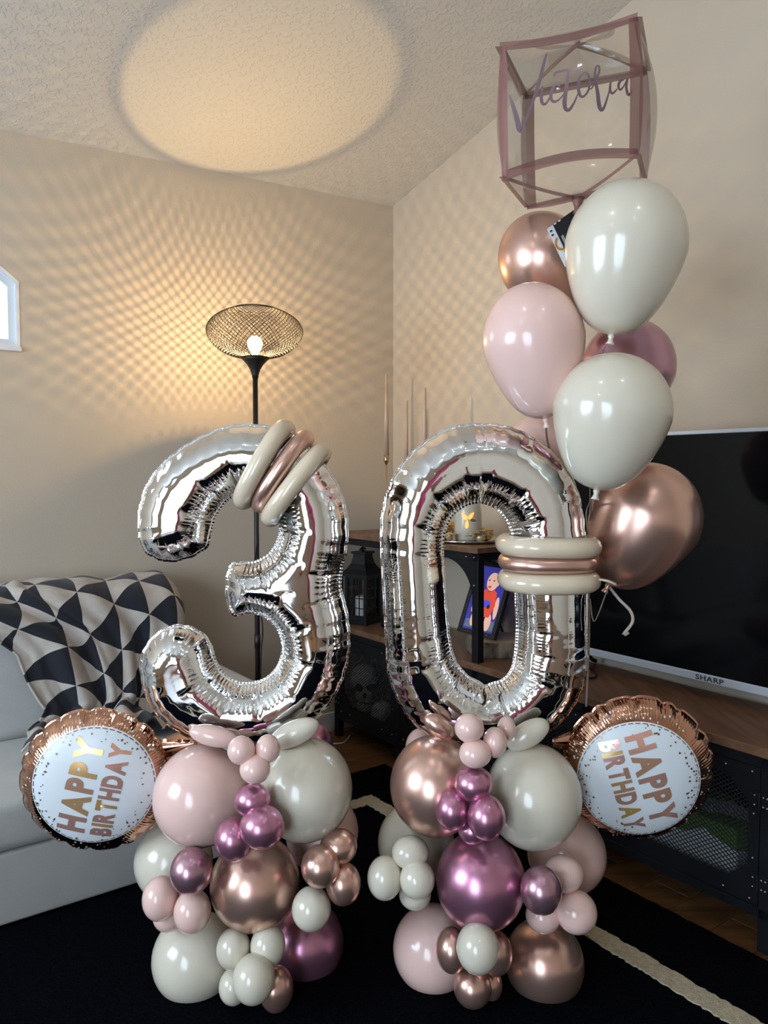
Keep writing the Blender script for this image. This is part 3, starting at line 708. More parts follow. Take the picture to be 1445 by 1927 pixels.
# picture (flat, lit screen)
def emis(name, col, st=1.0):
    m = mat(name, col, 0.5, emit=(col, st)); return m
pc = MB().box((bw, bw, -0.010), (fw - bw, fh - bw, 0.0), ff).build('screen', emis('screen_blue', (0.03, 0.03, 0.22), 0.9), frt)
def disc(name, pts, matl, lay):
    m = MB(); n = len(pts); m.add([ff(x * fw, y * fh, 0.0004 + lay * 0.0004) for x, y in pts] , [tuple(range(n))]); return m.build(name, matl, pc)
def el(cx, cy, rx, ry, n=24, rot=0): return [(cx + rx * math.cos(2 * PI * k / n) * math.cos(rot) - ry * math.sin(2 * PI * k / n) * math.sin(rot), cy + rx * math.cos(2 * PI * k / n) * math.sin(rot) + ry * math.sin(2 * PI * k / n) * math.cos(rot)) for k in range(n)]
SK = emis('print_skin', (0.62, 0.36, 0.27), 0.9); RD = emis('print_red', (0.62, 0.06, 0.03), 0.8); BLU = emis('print_blue', (0.06, 0.06, 0.5), 0.9); GRY = emis('print_grey', (0.10, 0.13, 0.16), 0.7); DK = emis('print_dark', (0.05, 0.02, 0.02), 0.3)
disc('picture_ground', [(.125, .09), (.875, .09), (.875, .22), (.125, .20)], GRY, 0)
disc('picture_leg', el(.33, .235, .085, .125, rot=-.25), SK, 1); disc('picture_leg', el(.70, .20, .085, .12, rot=.12), SK, 1)
disc('picture_arm', el(.26, .42, .06, .13, rot=-.3), SK, 1); disc('picture_arm', el(.82, .40, .055, .15, rot=.1), SK, 1)
disc('picture_shirt', [(.36, .26), (.70, .26), (.78, .42), (.74, .60), (.66, .635), (.55, .60), (.44, .635), (.36, .60), (.32, .42)], RD, 2)
disc('picture_truck', el(.54, .435, .13, .05), BLU, 3); disc('picture_wheel', el(.46, .40, .04, .03), DK, 4); disc('picture_wheel', el(.62, .40, .04, .03), DK, 4)
disc('picture_head', el(.56, .74, .15, .125), SK, 3); disc('picture_ear', el(.70, .72, .03, .035), SK, 4)
disc('picture_mouth', el(.52, .665, .045, .018), RD, 5); disc('picture_eye', el(.47, .755, .022, .010), DK, 5); disc('picture_eye', el(.59, .755, .022, .010), DK, 5)
for x in (0.70, 0.80): MB().ell(ff(fw * x, bw * .5, 0.0065), 0.0022, 0.0022, 0.0022, 8, 6).build('button', STEEL, frt, smooth=True)
MB().tube([ff(fw / 2, fh * .55, -0.012), R(fa + fh * 0.5, (fb0 + fb1) / 2, FZ)], 0.004, 6).build('easel_leg', FR, frt)
# small pale rounded speaker on the console, right of the frame
pa, pb, _ = on(972, 1198, CT)
c = R(pa + 0.13, pb - 0.0, CT)
t = thing('round_speaker', 'pale grey rounded speaker on a black base behind the photo frame', 'speaker', tuple(c))
MB().lathe([(0, 0), (0.047, 0), (0.047, 0.01), (0, 0.01)], c, 28).build('base', BLACKM, t, smooth=True)
MB().lathe([(0.044, 0.0105), (0.052, 0.02), (0.056, 0.05), (0.054, 0.10), (0.045, 0.128), (0.03, 0.138), (0, 0.141)], c, 28).build('body', mat('speaker_grey', (0.5, 0.49, 0.47), 0.8, bump=.3, bscale=300), t, smooth=True)

# upper shelf: tray, ceramic tealight holder, gilded leaves and shells, three taper candles
GOLD = mat('gilt', (0.72, 0.47, 0.18), 0.3, metal=0.85, var=0.25, vscale=40)
PGOLD = mat('pale_gilt', (0.75, 0.60, 0.38), 0.35, metal=0.6, var=0.3, vscale=30)
ta, tb, _ = on(897, 1012, ST)
tcn = R(0.15, 1.26, ST)
tray = tag(MB().lathe([(0, 0), (0.135, 0), (0.145, 0.004), (0.150, 0.012), (0.147, 0.012), (0.14, 0.006), (0, 0.004)], tcn, 56).build('serving_tray', mat('tray_mirror', (0.6, 0.56, 0.5), 0.15, metal=1.0), smooth=True, loc=tuple(tcn)), 'round mirrored tray on the upper shelf', 'tray')
CER = mat('ceramic_white', (0.70, 0.64, 0.53), 0.3, coat=0.4)
GLOW = mat('tealight_glow', (1.0, 0.42, 0.10), 0.6, emit=((1.0, 0.36, 0.06), 1.6))
hc = R(0.13, 1.235, ST + 0.0055)
hol = thing('tealight_holder', 'tall white ceramic tealight holder with glowing petal cutouts', 'candle holder', tuple(hc))
hp = [(0.046, 0), (0.050, 0.006), (0.052, 0.05), (0.051, 0.10), (0.046, 0.14), (0.034, 0.17), (0.02, 0.185), (0.016, 0.185), (0.03, 0.166), (0.042, 0.136), (0.046, 0.10), (0.047, 0.05), (0.045, 0.008), (0, 0.006)]
MB().lathe(hp, hc, 40).build('body', CER, hol, smooth=True)
vd = (CAMP - hc); vd.z = 0; vd.normalize(); sd = V(-vd.y, vd.x, 0)
def petal(ox, oz, rot, L, W):
    pts = []; n = 14
    for k in range(n):
        t = 2 * PI * k / n; x = L * math.cos(t); y = W * math.sin(t) * (1 - .5 * math.cos(t))
        X = ox + x * math.cos(rot) - y * math.sin(rot); Z = oz + x * math.sin(rot) + y * math.cos(rot)
        rz = 0.0525; dp = math.sqrt(max(0, rz * rz - X * X)) + 0.0006
        pts.append(hc - sd * (-X) + vd * dp + V(0, 0, Z))
    m = MB(); c0 = sum((Vector(p) for p in pts), V(0, 0, 0)) / n + vd * 0.0012; m.add(pts + [c0], [(k, (k + 1) % n, n) for k in range(n)]); return m
for (ox, oz, rot) in ((-0.014, 0.096, 2.3), (0.012, 0.098, 0.9), (-0.004, 0.066, 1.5)):
    petal(ox, oz, rot, 0.016, 0.0065).build('lit_cutout', GLOW, hol)
petal(0.020, 0.080, -0.2, 0.012, 0.005).build('cutout', mat('cutout_dim', (0.25, 0.17, 0.10), .7), hol)
def leaf(m, base, d, L, W, curl):
    d = d.normalized(); sdv = d.cross(V(0, 0, 1)).normalized(); up = sdv.cross(d); pts = []; n = 8
    for i in range(n + 1):
        t = i / n; wq = W * math.sin(PI * min(1, t * .97 + .03)) ** .8; c = base + d * (L * t) + up * (curl * math.sin(t * PI))
        pts += [c - sdv * wq + up * wq * .35, c - up * 0.001, c + sdv * wq + up * wq * .35]
    m.add(pts, [q for i in range(n) for q in ((3 * i, 3 * i + 1, 3 * i + 4, 3 * i + 3), (3 * i + 1, 3 * i + 2, 3 * i + 5, 3 * i + 4))])
def gilded(nm, label, c, n, L, matl, seed):
    rn = random.Random(seed); t = thing(nm, label, 'ornament', tuple(c))
    for k in range(n):
        an = 2 * PI * k / n + rn.uniform(-.3, .3); elv = rn.uniform(0.15, 1.0); m = MB()
        leaf(m, c + V(0, 0, 0.006), V(math.cos(an), math.sin(an), elv), L * rn.uniform(.7, 1.1), L * .26, L * .22 * rn.uniform(.5, 1.2))
        o = m.build('leaf', matl, t, smooth=True); so = o.modifiers.new('s', 'SOLIDIFY'); so.thickness = 0.0014
    m = MB().ell(c + V(0, 0, 0.018), L * .32, L * .32, 0.018, 16, 10); m.build('core', matl, t, smooth=True)
gilded('gilded_leaf_cluster', 'gilded leaf cluster standing left of the ceramic tealight holder', inroom_p if False else R(0.09, 1.34, ST + 0.006), 13, 0.075, GOLD, 3)
gilded('gilded_leaf_cluster', 'pale gold leaf cluster lying right of the ceramic tealight holder', R(0.11, 1.145, ST + 0.006), 11, 0.06, PGOLD, 5)
gilded('gilded_leaf_cluster', 'small pale gold leaf sprig at the foot of the ceramic tealight holder', R(0.045, 1.245, ST + 0.006), 7, 0.045, PGOLD, 8)
# shells: ribbed cones
def shell(c, L, d, label, matl):
    m = MB(); n = 40; pr = []
    for i in range(13):
        t = i / 12; pr.append((L * .38 * (math.sin(PI * min(1, t * .9 + .02)) ** .7) * (1 + .06 * math.sin(t * 40)), L * (t - .5)))
    pr[0] = (0, pr[0][1]); m.lathe(pr, c, n, axis=d)
    tag(m.build('sea_shell', matl, smooth=True, loc=tuple(c)), label, 'shell')
shell(R(0.13, 1.37, ST + 0.018 + .02), 0.09, V(.7, -.6, .5).normalized(), 'gold ribbed shell leaning at the left edge of the tray', GOLD)
shell(R(0.16, 1.175, ST + 0.018 + .012), 0.07, V(.9, .2, .3).normalized(), 'gold ribbed shell on the right of the tray beside the white rings', GOLD)
TAPER = mat('taper_wax', (0.50, 0.38, 0.30), 0.5, sss=0.0)
BRASS = mat('holder_brass', (0.55, 0.42, 0.25), 0.2, metal=1.0)
def taper(px, ytop, ycup, a, label, lean=0.0, wick=(0.006, 0.003)):
    # stands on the shelf at distance a behind its front edge
    d = ray(px, ycup); k = (a - (CAMP - O).dot(U)) / d.dot(U); cup = CAMP + d * k
    base = V(cup.x, cup.y, ST); t = thing('taper_candle', label, 'candle', tuple(base), 'taper candles on the upper shelf')
    MB().lathe([(0, 0), (0.034, 0), (0.034, 0.006), (0.006, 0.012), (0.004, 0.02)], base, 24).build('holder_base', BRASS, t, smooth=True)
    MB().rod(base + V(0, 0, 0.01), cup - V(0, 0, 0.028), 0.0028, 10).build('holder_stem', BRASS, t, smooth=True)
    MB().lathe([(0.003, -0.032), (0.012, -0.014), (0.0125, 0.012), (0.011, 0.012), (0.010, -0.008), (0, -0.01)], cup, 20).build('holder_cup', BRASS, t, smooth=True)
    h = (ycup - ytop) / F_PX * cup.y
    top = cup + V(lean, 0, h)
    MB().rod(cup, top, 0.0125, 16, r2=0.0048).build('candle', TAPER, t, smooth=True)
    MB().tube([top, top + V(wick[0] * .4, 0, wick[1]), top + V(wick[0], 0, wick[1] * 1.4)], 0.0007, 5).build('wick', mat('wick', (.7, .6, .45), .8), t)
taper(727, 705, 862, 0.19, 'tallest taper candle on a thin brass stem, nearest the room corner', 0.0, (0.008, 0.006))
taper(763, 755, 905, 0.24, 'leaning taper candle between the other two tapers', 0.006, (0.012, 0.005))
taper(799, 731, 890, 0.15, 'taper candle nearest the top of the zero balloon', 0.0, (0.0, 0.004))

# skull, ball and game box behind the mesh doors
def hit_a(px, py, a): d = ray(px, py); return CAMP + d * ((a - (CAMP - O).dot(U)) / d.dot(U))
BONE = mat('bone_white', (0.8, 0.78, 0.72), 0.7, var=0.1)
sk0 = hit_a(686, 1302, 0.10); sa_, sb_, sz_ = inroom(sk0); base = R(sa_, sb_, 0.1105)
skl = thing('skull_ornament', 'white skull ornament behind the mesh door near the corner', 'skull', tuple(base))
facing = (CAMP - sk0); facing.z = 0; facing.normalize(); sdv = V(facing.y, -facing.x, 0)
def sp(x, d, z): return base + sdv * (-x) + facing * d + V(0, 0, z)
def blob(m, x, d, z, rx, rd, rz):
    mm = MB().ell((0, 0, 0), 1, 1, 1, 24, 16); m.add([sp(x + v[0] * rx, d + v[1] * rd, z + v[2] * rz) for v in mm.v], mm.f)
m = MB(); blob(m, 0, -0.03, 0.155, 0.066, 0.078, 0.062); m.build('cranium', BONE, skl, smooth=True)
m = MB(); blob(m, 0, 0.008, 0.095, 0.045, 0.042, 0.042); m.build('cheekbones', BONE, skl, smooth=True)
m = MB(); blob(m, 0, 0.006, 0.034, 0.038, 0.042, 0.034); m.build('jaw', BONE, skl, smooth=True)
DKM = mat('socket_dark', (0.004, 0.004, 0.004), 0.9)
for x in (-0.026, 0.026):
    m = MB(); blob(m, x, 0.040, 0.128, 0.018, 0.012, 0.017); m.build('eye_socket', DKM, skl, smooth=True)
m = MB(); blob(m, 0, 0.045, 0.094, 0.010, 0.008, 0.014); m.build('nose_hole', DKM, skl, smooth=True)
m = MB(); blob(m, 0, 0.040, 0.060, 0.028, 0.012, 0.004); m.build('mouth_gap', DKM, skl, smooth=True)
for k in range(6): MB().box((-0.026 + k * .0088, 0.046, 0.062), (-0.019 + k * .0088, 0.053, 0.074), sp).build('tooth', BONE, skl, bevel=0.001)
bp_ = hit_a(719, 1356, 0.09); 
bl = MB().lathe([(0, 0.0), (0.03, 0.0), (0.046, 0.02), (0.05, 0.044), (0.045, 0.068), (0.03, 0.086), (0.012, 0.090), (0, 0.089)], V(bp_.x, bp_.y, 0.1105), 28).build('white_jar', mat('jar_white', (.75, .76, .78), .5), smooth=True, loc=(bp_.x, bp_.y, 0.1105))
tag(bl, 'small round white jar on the bottom shelf beside the skull', 'jar')
BOXM = mat('box_print', (0.6, 0.62, 0.63), 0.5)
def box_nodes():
    nt = BOXM.node_tree; b = nt.nodes['Principled BSDF']; tc = nd(nt, 'ShaderNodeTexCoord'); vo = nd(nt, 'ShaderNodeTexVoronoi'); vo.inputs['Scale'].default_value = 9; nt.links.new(tc.outputs['Object'], vo.inputs[0])
    r = nd(nt, 'ShaderNodeValToRGB'); r.color_ramp.interpolation = 'CONSTANT'
    e = r.color_ramp.elements; e[0].color = (0.66, 0.69, 0.72, 1); e[0].position = 0; e[1].color = (0.10, 0.22, 0.04, 1); e[1].position = 0.62
    x = e.new(0.82); x.color = (0.5, 0.52, 0.55, 1); x = e.new(0.93); x.color = (0.06, 0.05, 0.045, 1)
    s = nd(nt, 'ShaderNodeSeparateColor'); nt.links.new(vo.outputs['Color'], s.inputs[0]); nt.links.new(s.outputs[0], r.inputs[0]); nt.links.new(r.outputs[0], b.inputs['Base Color'])
box_nodes()
tag(MB().box((0.05, 0.10, 0.1105), (0.24, 0.50, 0.265), R).build('game_box', BOXM, bevel=0.002, loc=tuple(R(0.12, 0.3, 0.1105))), 'white and green printed box behind the mesh door', 'box')
MB_c = MB().tube(catmull([R(0.05, 1.93, 0.006), R(-0.03, 1.87, 0.005), R(-0.10, 1.90, 0.005), R(-0.2, 1.93, 0.005), R(-0.3, 1.97, 0.005)], 8, False), 0.003, 6)
tag(MB_c.build('white_cable', WHITEP, smooth=True, loc=tuple(R(-0.1, 1.9, 0))), 'thin white cable on the floor by the corner', 'cable')

# ================================================================ BALLOONS
def tear_profile(n=30):
    """unit balloon: widest radius 1, top at z=1, tail at z=-1.33"""
    pr = []
    for i in range(n + 1):
        t = PI * i / n; z = math.cos(t); r = math.sin(t)
        if t > PI / 2:
            k = (t - PI / 2) / (PI / 2); z = z * 1.30; r = math.cos(k * PI / 2) ** 0.92 * (1 - 0.10 * math.sin(k * PI)) if k < 1 else 0
        pr.append((max(r, 0), z))
    pr[-1] = (0.02, -1.32); pr[0] = (0, 1.0)
    return pr
TEAR = tear_profile()
GRP = {}
def small(name, px, py, rx, ry, Y, matl, label, group, depth=None):
    c = at(px, py, Y); k = Y / F_PX
    RX, RZ = rx * k, ry * k; RY = depth * k if depth else (RX + RZ) / 2
    m = MB().ell((0, 0, 0), RX, RY, RZ, 36, 22)
    m.v = [tuple(Vector(v) + c) for v in m.v]
    o = m.build(name, matl, smooth=True, loc=tuple(c)); tag(o, label, 'balloon', group); return o
def oval(name, px, py, rx, ry, Y, rot, matl, label, group):
    c = at(px, py, Y); k = Y / F_PX; m = MB().ell((0, 0, 0), rx * k, ry * k, ry * k, 36, 22); M_ = Matrix.Rotation(rot, 3, 'Y')
    m.v = [tuple(M_ @ Vector(v) + c) for v in m.v]
    o = m.build(name, matl, smooth=True, loc=tuple(c)); tag(o, label, 'balloon', group); return o
G3 = 'balloons at the foot of the three'; G0 = 'balloons at the foot of the zero'
B3 = [ # px, py, rx, ry, Y, material, label
 (366, 1800, 81, 82, 1.745, CREAM, 'large cream balloon at the bottom left under the three, resting on the rug'),
 (574, 1774, 75, 77, 1.825, MAG, 'large mauve chrome balloon at the bottom right under the three'),
 (480, 1662, 86, 87, 1.70, ROSE, 'large rose gold chrome balloon in the middle front under the three'),
 (327, 1618, 74, 76, 1.84, CREAM, 'large cream balloon behind the plum chrome ball, left of the three base'),
 (606, 1566, 70, 74, 1.90, PINKL, 'large blush balloon at the back right behind the rose gold trio'),
 (378, 1497, 90, 95, 1.72, PINKL, 'large blush balloon at the upper left under the three'),
 (574, 1485, 91, 97, 1.72, CREAM, 'large cream balloon at the upper right under the three'),
 (346, 1430, 62, 52, 1.90, ROSE, 'rose gold chrome balloon peeking out between the left birthday disc and the blush balloon'),
 (584, 1408, 44, 52, 1.90, MAG, 'mauve chrome balloon peeking out behind the upper right cream balloon'),
]
S3 = [
 (454, 1412, 26.5, 27, 1.585, PINKL, 'left small blush balloon of the trio just below the three'),
 (504, 1409, 24, 27, 1.60, PINKL, 'right small blush balloon of the trio just below the three'),
 (480, 1447, 29.5, 28, 1.58, PINKL, 'lowest small blush balloon of the trio just below the three'),
 (475, 1506, 35, 33, 1.60, MAG, 'top small mauve chrome balloon of the trio under the three'),
 (441, 1579, 38, 41, 1.60, MAG, 'lower left small mauve chrome balloon of the trio under the three'),
 (493, 1556, 43, 41, 1.57, MAG, 'front right small mauve chrome balloon of the trio under the three'),
 (360, 1639, 40.5, 43.5, 1.62, MAUVE, 'single small plum chrome balloon above the left blush trio'),
 (302, 1690, 34.5, 42, 1.66, PINKL, 'leftmost small blush balloon below the plum chrome ball'),
 (362, 1715, 35.5, 41, 1.63, PINKL, 'right small blush balloon below the plum chrome ball'),
 (318, 1722, 31, 31, 1.69, PINKL, 'small blush balloon tucked under the left blush trio'),
 (637, 1593, 36, 33, 1.67, ROSE, 'top small rose gold chrome balloon on the right flank under the three'),
 (603, 1630, 37.5, 39.5, 1.63, ROSE, 'left small rose gold chrome balloon on the right flank under the three'),
 (646, 1663, 34, 40, 1.65, ROSE, 'lowest right small rose gold chrome balloon on the right flank under the three'),
 (586, 1710, 38, 41, 1.63, CREAM, 'single small cream balloon below the rose gold trio'),
 (439, 1785, 32.5, 38.5, 1.64, CREAM, 'upper left small cream balloon of the bottom cluster under the three'),
 (504, 1780, 34, 39.5, 1.64, CREAM, 'upper right small cream balloon of the bottom cluster under the three'),
 (477, 1842, 41, 46, 1.59, CREAM, 'front small cream balloon of the bottom cluster under the three'),
 (440, 1856, 29, 34, 1.65, CREAM, 'small cream balloon half hidden at the bottom left of the cluster under the three'),
 (520, 1861, 33, 42, 1.66, ROSE, 'small rose gold chrome balloon at the very bottom under the three'),
]
B0 = [
 (819, 1478, 87, 94, 1.72, ROSE, 'large rose gold chrome balloon at the upper left under the zero'),
 (1003, 1498, 92, 99, 1.70, CREAM, 'large cream balloon at the upper right under the zero'),
 (904, 1658, 86, 91, 1.68, MAG, 'large mauve chrome balloon in the middle front under the zero'),
 (783, 1586, 74, 76, 1.86, CREAM, 'large cream balloon at the back left behind the upper rose gold balloon'),
 (1066, 1606, 75, 76, 1.86, PINKL, 'large blush balloon at the back right below the upper cream balloon'),
 (815, 1785, 78, 80, 1.77, PINKL, 'large blush balloon at the bottom left under the zero, resting on the rug'),
 (1024, 1810, 76, 78, 1.745, ROSE, 'large rose gold chrome balloon at the bottom right under the zero'),
 (792, 1408, 30, 38, 1.88, PINKL, 'blush balloon peeking out above the upper left rose gold balloon'),
]
S0 = [
 (883, 1370, 28, 28, 1.60, PINKL, 'top small blush balloon of the cluster just below the zero'),
 (931, 1397, 23, 29, 1.61, PINKL, 'right small blush balloon of the cluster just below the zero'),
 (894, 1418, 31, 27.5, 1.59, PINKL, 'lowest small blush balloon of the cluster just below the zero'),
 (953, 1371, 18, 23, 1.65, PINKL, 'smallest blush balloon at the back right of the cluster below the zero'),
 (891, 1475, 37, 34.5, 1.60, MAG, 'top small mauve chrome balloon of the trio under the zero'),
 (851, 1524, 33, 38, 1.60, MAG, 'left small mauve chrome balloon of the trio under the zero'),
 (915, 1538, 36.5, 42.5, 1.57, MAG, 'front right small mauve chrome balloon of the trio under the zero'),
 (889, 1562, 28, 26, 1.62, MAG, 'small mauve chrome balloon tucked beneath the trio under the zero'),
 (772, 1604, 36, 31, 1.67, CREAM, 'top small cream balloon of the left cluster under the zero'),
 (724, 1652, 34, 41, 1.66, CREAM, 'leftmost small cream balloon of the left cluster under the zero'),
 (785, 1655, 34, 37, 1.64, CREAM, 'right small cream balloon of the left cluster under the zero'),
 (781, 1684, 31, 27, 1.68, CREAM, 'lowest small cream balloon of the left cluster under the zero'),
 (1018, 1675, 40, 45, 1.60, MAUVE, 'single small plum chrome balloon right of the big mauve balloon'),
 (1060, 1644, 39, 34, 1.68, PINKL, 'top small blush balloon of the right cluster under the zero'),
 (1084, 1716, 40, 40, 1.66, PINKL, 'rightmost small blush balloon of the right cluster under the zero'),
 (1022, 1723, 34, 32, 1.67, PINKL, 'lower left small blush balloon of the right cluster under the zero'),
 (899, 1784, 41.5, 47, 1.58, CREAM, 'single small cream balloon in front of the bottom rose gold cluster'),
 (850, 1788, 32, 42, 1.66, ROSE, 'left small rose gold chrome balloon beside the bottom cream one'),
 (933, 1793, 32, 42, 1.67, ROSE, 'right small rose gold chrome balloon beside the bottom cream one'),
 (889, 1857, 37, 38, 1.665, ROSE, 'small rose gold chrome balloon at the very bottom under the zero'),
 (922, 1853, 24, 32, 1.70, ROSE, 'small rose gold chrome balloon half hidden at the bottom under the zero'),
]
for lst, g_ in ((B3, G3), (B0, G0)):
    for (px, py, rx, ry, Y, m_, lab) in lst: small('latex_balloon' if m_ in (CREAM, PINKL) else 'chrome_balloon', px, py, rx, ry, Y, m_, lab, g_)
for lst, g_ in ((S3, G3), (S0, G0)):
    for (px, py, rx, ry, Y, m_, lab) in lst: small('small_latex_balloon' if m_ in (CREAM, PINKL) else 'small_chrome_balloon', px, py, rx, ry, Y, m_, lab, g_)
oval('collar_balloon', 402, 1385, 48, 20, 1.69, 0.22, PINKL, 'long blush balloon wrapped under the left foot of the three', G3)
oval('collar_balloon', 553, 1380, 52, 24, 1.69, -0.42, CREAM, 'long cream balloon wrapped under the right foot of the three', G3)
oval('collar_balloon', 826, 1367, 34, 19, 1.69, 0.62, ROSE, 'long rose gold balloon wrapped under the left foot of the zero', G0)
oval('collar_balloon', 993, 1382, 46, 24, 1.69, -0.55, CREAM, 'long cream balloon wrapped under the right foot of the zero', G0)

# ---- foil numbers
def foil_number(name, outer, holes, Y, w, kz, label, h=0.0033):
    c0 = at(np.mean([p[0] for p in outer]), np.mean([p[1] for p in outer]), Y)
    def loc2(px, py): q = at(px, py, Y); return (q.x - c0.x, q.z - c0.z)
    loops = []
    for L, outerflag in [(outer, True)] + [(hq, False) for hq in holes]:
        P = resample(catmull([loc2(*p) for p in L], 8), 0.004)
        ar = 0.5 * np.sum(P[:, 0] * np.roll(P[:, 1], -1) - np.roll(P[:, 0], -1) * P[:, 1])
        if (ar > 0) != outerflag: P = P[::-1].copy()
        n = len(P); a = np.roll(P, 6, 0); b = np.roll(P, -6, 0)
        e1 = P - a; e2 = b - P
        ang = np.arctan2(e1[:, 0] * e2[:, 1] - e1[:, 1] * e2[:, 0], (e1 * e2).sum(1)); kap = ang / 0.024
        ker = np.ones(13) / 13; kap = np.convolve(np.r_[kap[-6:], kap, kap[:6]], ker, 'valid')
        s = np.arange(n) * 0.004
        wr = np.clip(np.where(kap < 0, -kap * 0.15, kap * 0.012), 0.05, 1.15)
        # scallops along the curved, convex seam
        tn = np.roll(P, -1, 0) - np.roll(P, 1, 0); tn /= np.linalg.norm(tn, axis=1)[:, None] + 1e-9
        nr = np.stack([tn[:, 1], -tn[:, 0]], 1)
        amp = np.where(kap > 1.0, 0.0022, 0.0007)
        P = P + nr * (amp * (np.abs(np.sin(PI * s / 0.041 + 1.1 * np.sin(s * 9))) - .5))[:, None]
        loops.append((P, s, wr, kap))
    A = np.vstack([l[0] for l in loops]); B = np.vstack([np.roll(l[0], -1, 0) for l in loops])
    Ss = np.concatenate([l[1] + 7.0 * i for i, l in enumerate(loops)]); Wr = np.concatenate([l[2] for l in loops]); Kp = np.concatenate([l[3] for l in loops])
    D = B - A; D2 = (D ** 2).sum(1) + 1e-12
    def field(X):
        out = np.empty((len(X), 5)) 
        for i in range(0, len(X), 1500):
            x = X[i:i + 1500]; r = x[:, None, :] - A[None]; t = np.clip((r * D[None]).sum(2) / D2, 0, 1)
            e = r - t[..., None] * D[None]; d = (e ** 2).sum(2); k = d.argmin(1); ii = np.arange(len(x))
            # inside test by winding (crossings)
            yA = A[None, :, 1]; yB = B[None, :, 1]; cond = (yA > x[:, 1:2]) != (yB > x[:, 1:2])
            xi = A[None, :, 0] + (x[:, 1:2] - yA) / (yB - yA + 1e-15) * D[None, :, 0]
            ins = ((cond & (x[:, 0:1] < xi)).sum(1) % 2) == 1
            dd = np.sqrt(d[ii, k]); out[i:i + 1500, 0] = np.where(ins, dd, -dd); out[i:i + 1500, 1] = Ss[k] + t[ii, k] * 0.004; out[i:i + 1500, 2] = Wr[k]; out[i:i + 1500, 3] = Kp[k]; out[i:i + 1500, 4] = k
        return out
    x0, y0 = A.min(0) - 2 * h; x1, y1 = A.max(0) + 2 * h
    nx = int((x1 - x0) / h) + 1; ny = int((y1 - y0) / h) + 1
    gx, gy = np.meshgrid(x0 + h * np.arange(nx), y0 + h * np.arange(ny)); G = np.stack([gx.ravel(), gy.ravel()], 1)
    Fd = field(G); d = Fd[:, 0].reshape(ny, nx)
    verts = []; vid = {}
    def gv(i, j):
        k = ('g', i, j)
        if k not in vid: vid[k] = len(verts); verts.append((gx[j, i], gy[j, i], False))
        return vid[k]
    def ev(i, j, i2, j2):
        k = ('e',) + ((i, j, i2, j2) if (i, j) < (i2, j2) else (i2, j2, i, j))
        if k not in vid:
            t = d[j, i] / (d[j, i] - d[j2, i2]); vid[k] = len(verts)
            verts.append((gx[j, i] + t * (gx[j2, i2] - gx[j, i]), gy[j, i] + t * (gy[j2, i2] - gy[j, i]), True))
        return vid[k]
    faces = []
    for j in range(ny - 1):
        for i in range(nx - 1):
            cs = ((i, j), (i + 1, j), (i + 1, j + 1), (i, j + 1)); ins = [d[q[1], q[0]] > 0 for q in cs]
            if not any(ins): continue
            if all(ins): faces.append(tuple(gv(*q) for q in cs)); continue
            poly = []
            for k in range(4):
                p, q = cs[k], cs[(k + 1) % 4]
                if ins[k]: poly.append(gv(*p))
                if ins[k] != ins[(k + 1) % 4]: poly.append(ev(*p, *q))
            if len(poly) >= 3: faces.append(tuple(poly))
    XY = np.array([(v[0], v[1]) for v in verts]); edge = np.array([v[2] for v in verts]); Q = field(XY)
    dd = np.where(edge, 0, np.clip(Q[:, 0], 0, None)); s = Q[:, 1]; wr = Q[:, 2]; kp = Q[:, 3]
    fl = 0.0055; t = np.clip((dd - fl) / (w - fl), 0, 1)
    z = kz * w * (1 - (1 - t) ** 2.3)
    # creases that cross the tube, and soft pillows between them
    Lc = 0.047; fr_ = (s / Lc) % 1.0; dist = np.minimum(fr_, 1 - fr_) * Lc
    taper_ = np.exp(-((t - 0.42) / 0.36) ** 2) * np.clip(wr, 0, 1)
    z = z - 0.0052 * np.exp(-(dist / 0.004) ** 2) * taper_ + 0.0030 * np.sin(PI * fr_) * taper_
    fr2 = (s / 0.0117 + 0.35 * np.sin(s * 40)) % 1.0
    z = z * (1 + 0.16 * (np.abs(fr2 - .5) - .25) * np.exp(-(t / 0.15) ** 2) * np.clip(wr * 1.4, 0.12, 1))
    z = np.maximum(z, 0.0006)
    n = len(XY); mb = MB(); bid = {}
    Vf = [(c0.x + x, c0.y - zz, c0.z + y) for (x, y), zz in zip(XY, z)]
    Vb = [(c0.x + x, c0.y + zz, c0.z + y) for (x, y), zz in zip(XY, z)]
    # front and back share the seam vertices
    idx = list(range(n)); k = n; VB = []
    for i in range(n):
        if edge[i]: Vf[i] = (Vf[i][0], c0.y, Vf[i][2])
        else: idx[i] = k; k += 1; VB.append(Vb[i])
    fs = faces + [tuple(idx[q] for q in reversed(f)) for f in faces]
    mb.add(Vf + VB, fs)
    o = mb.build(name, FOIL, smooth=True, loc=tuple(c0))
    at_ = o.data.attributes.new('sd', 'FLOAT_VECTOR', 'POINT')
    sd = np.stack([s, t, np.clip(wr, 0, 1.1)], 1); sdb = sd[~edge]
    at_.data.foreach_set('vector', np.vstack([sd, sdb]).astype(np.float32).ravel())
    tag(o, label, 'foil balloon'); return o
def cr(pts, ox, oy, k): return [(ox + x * k, oy + y * k) for x, y in pts]
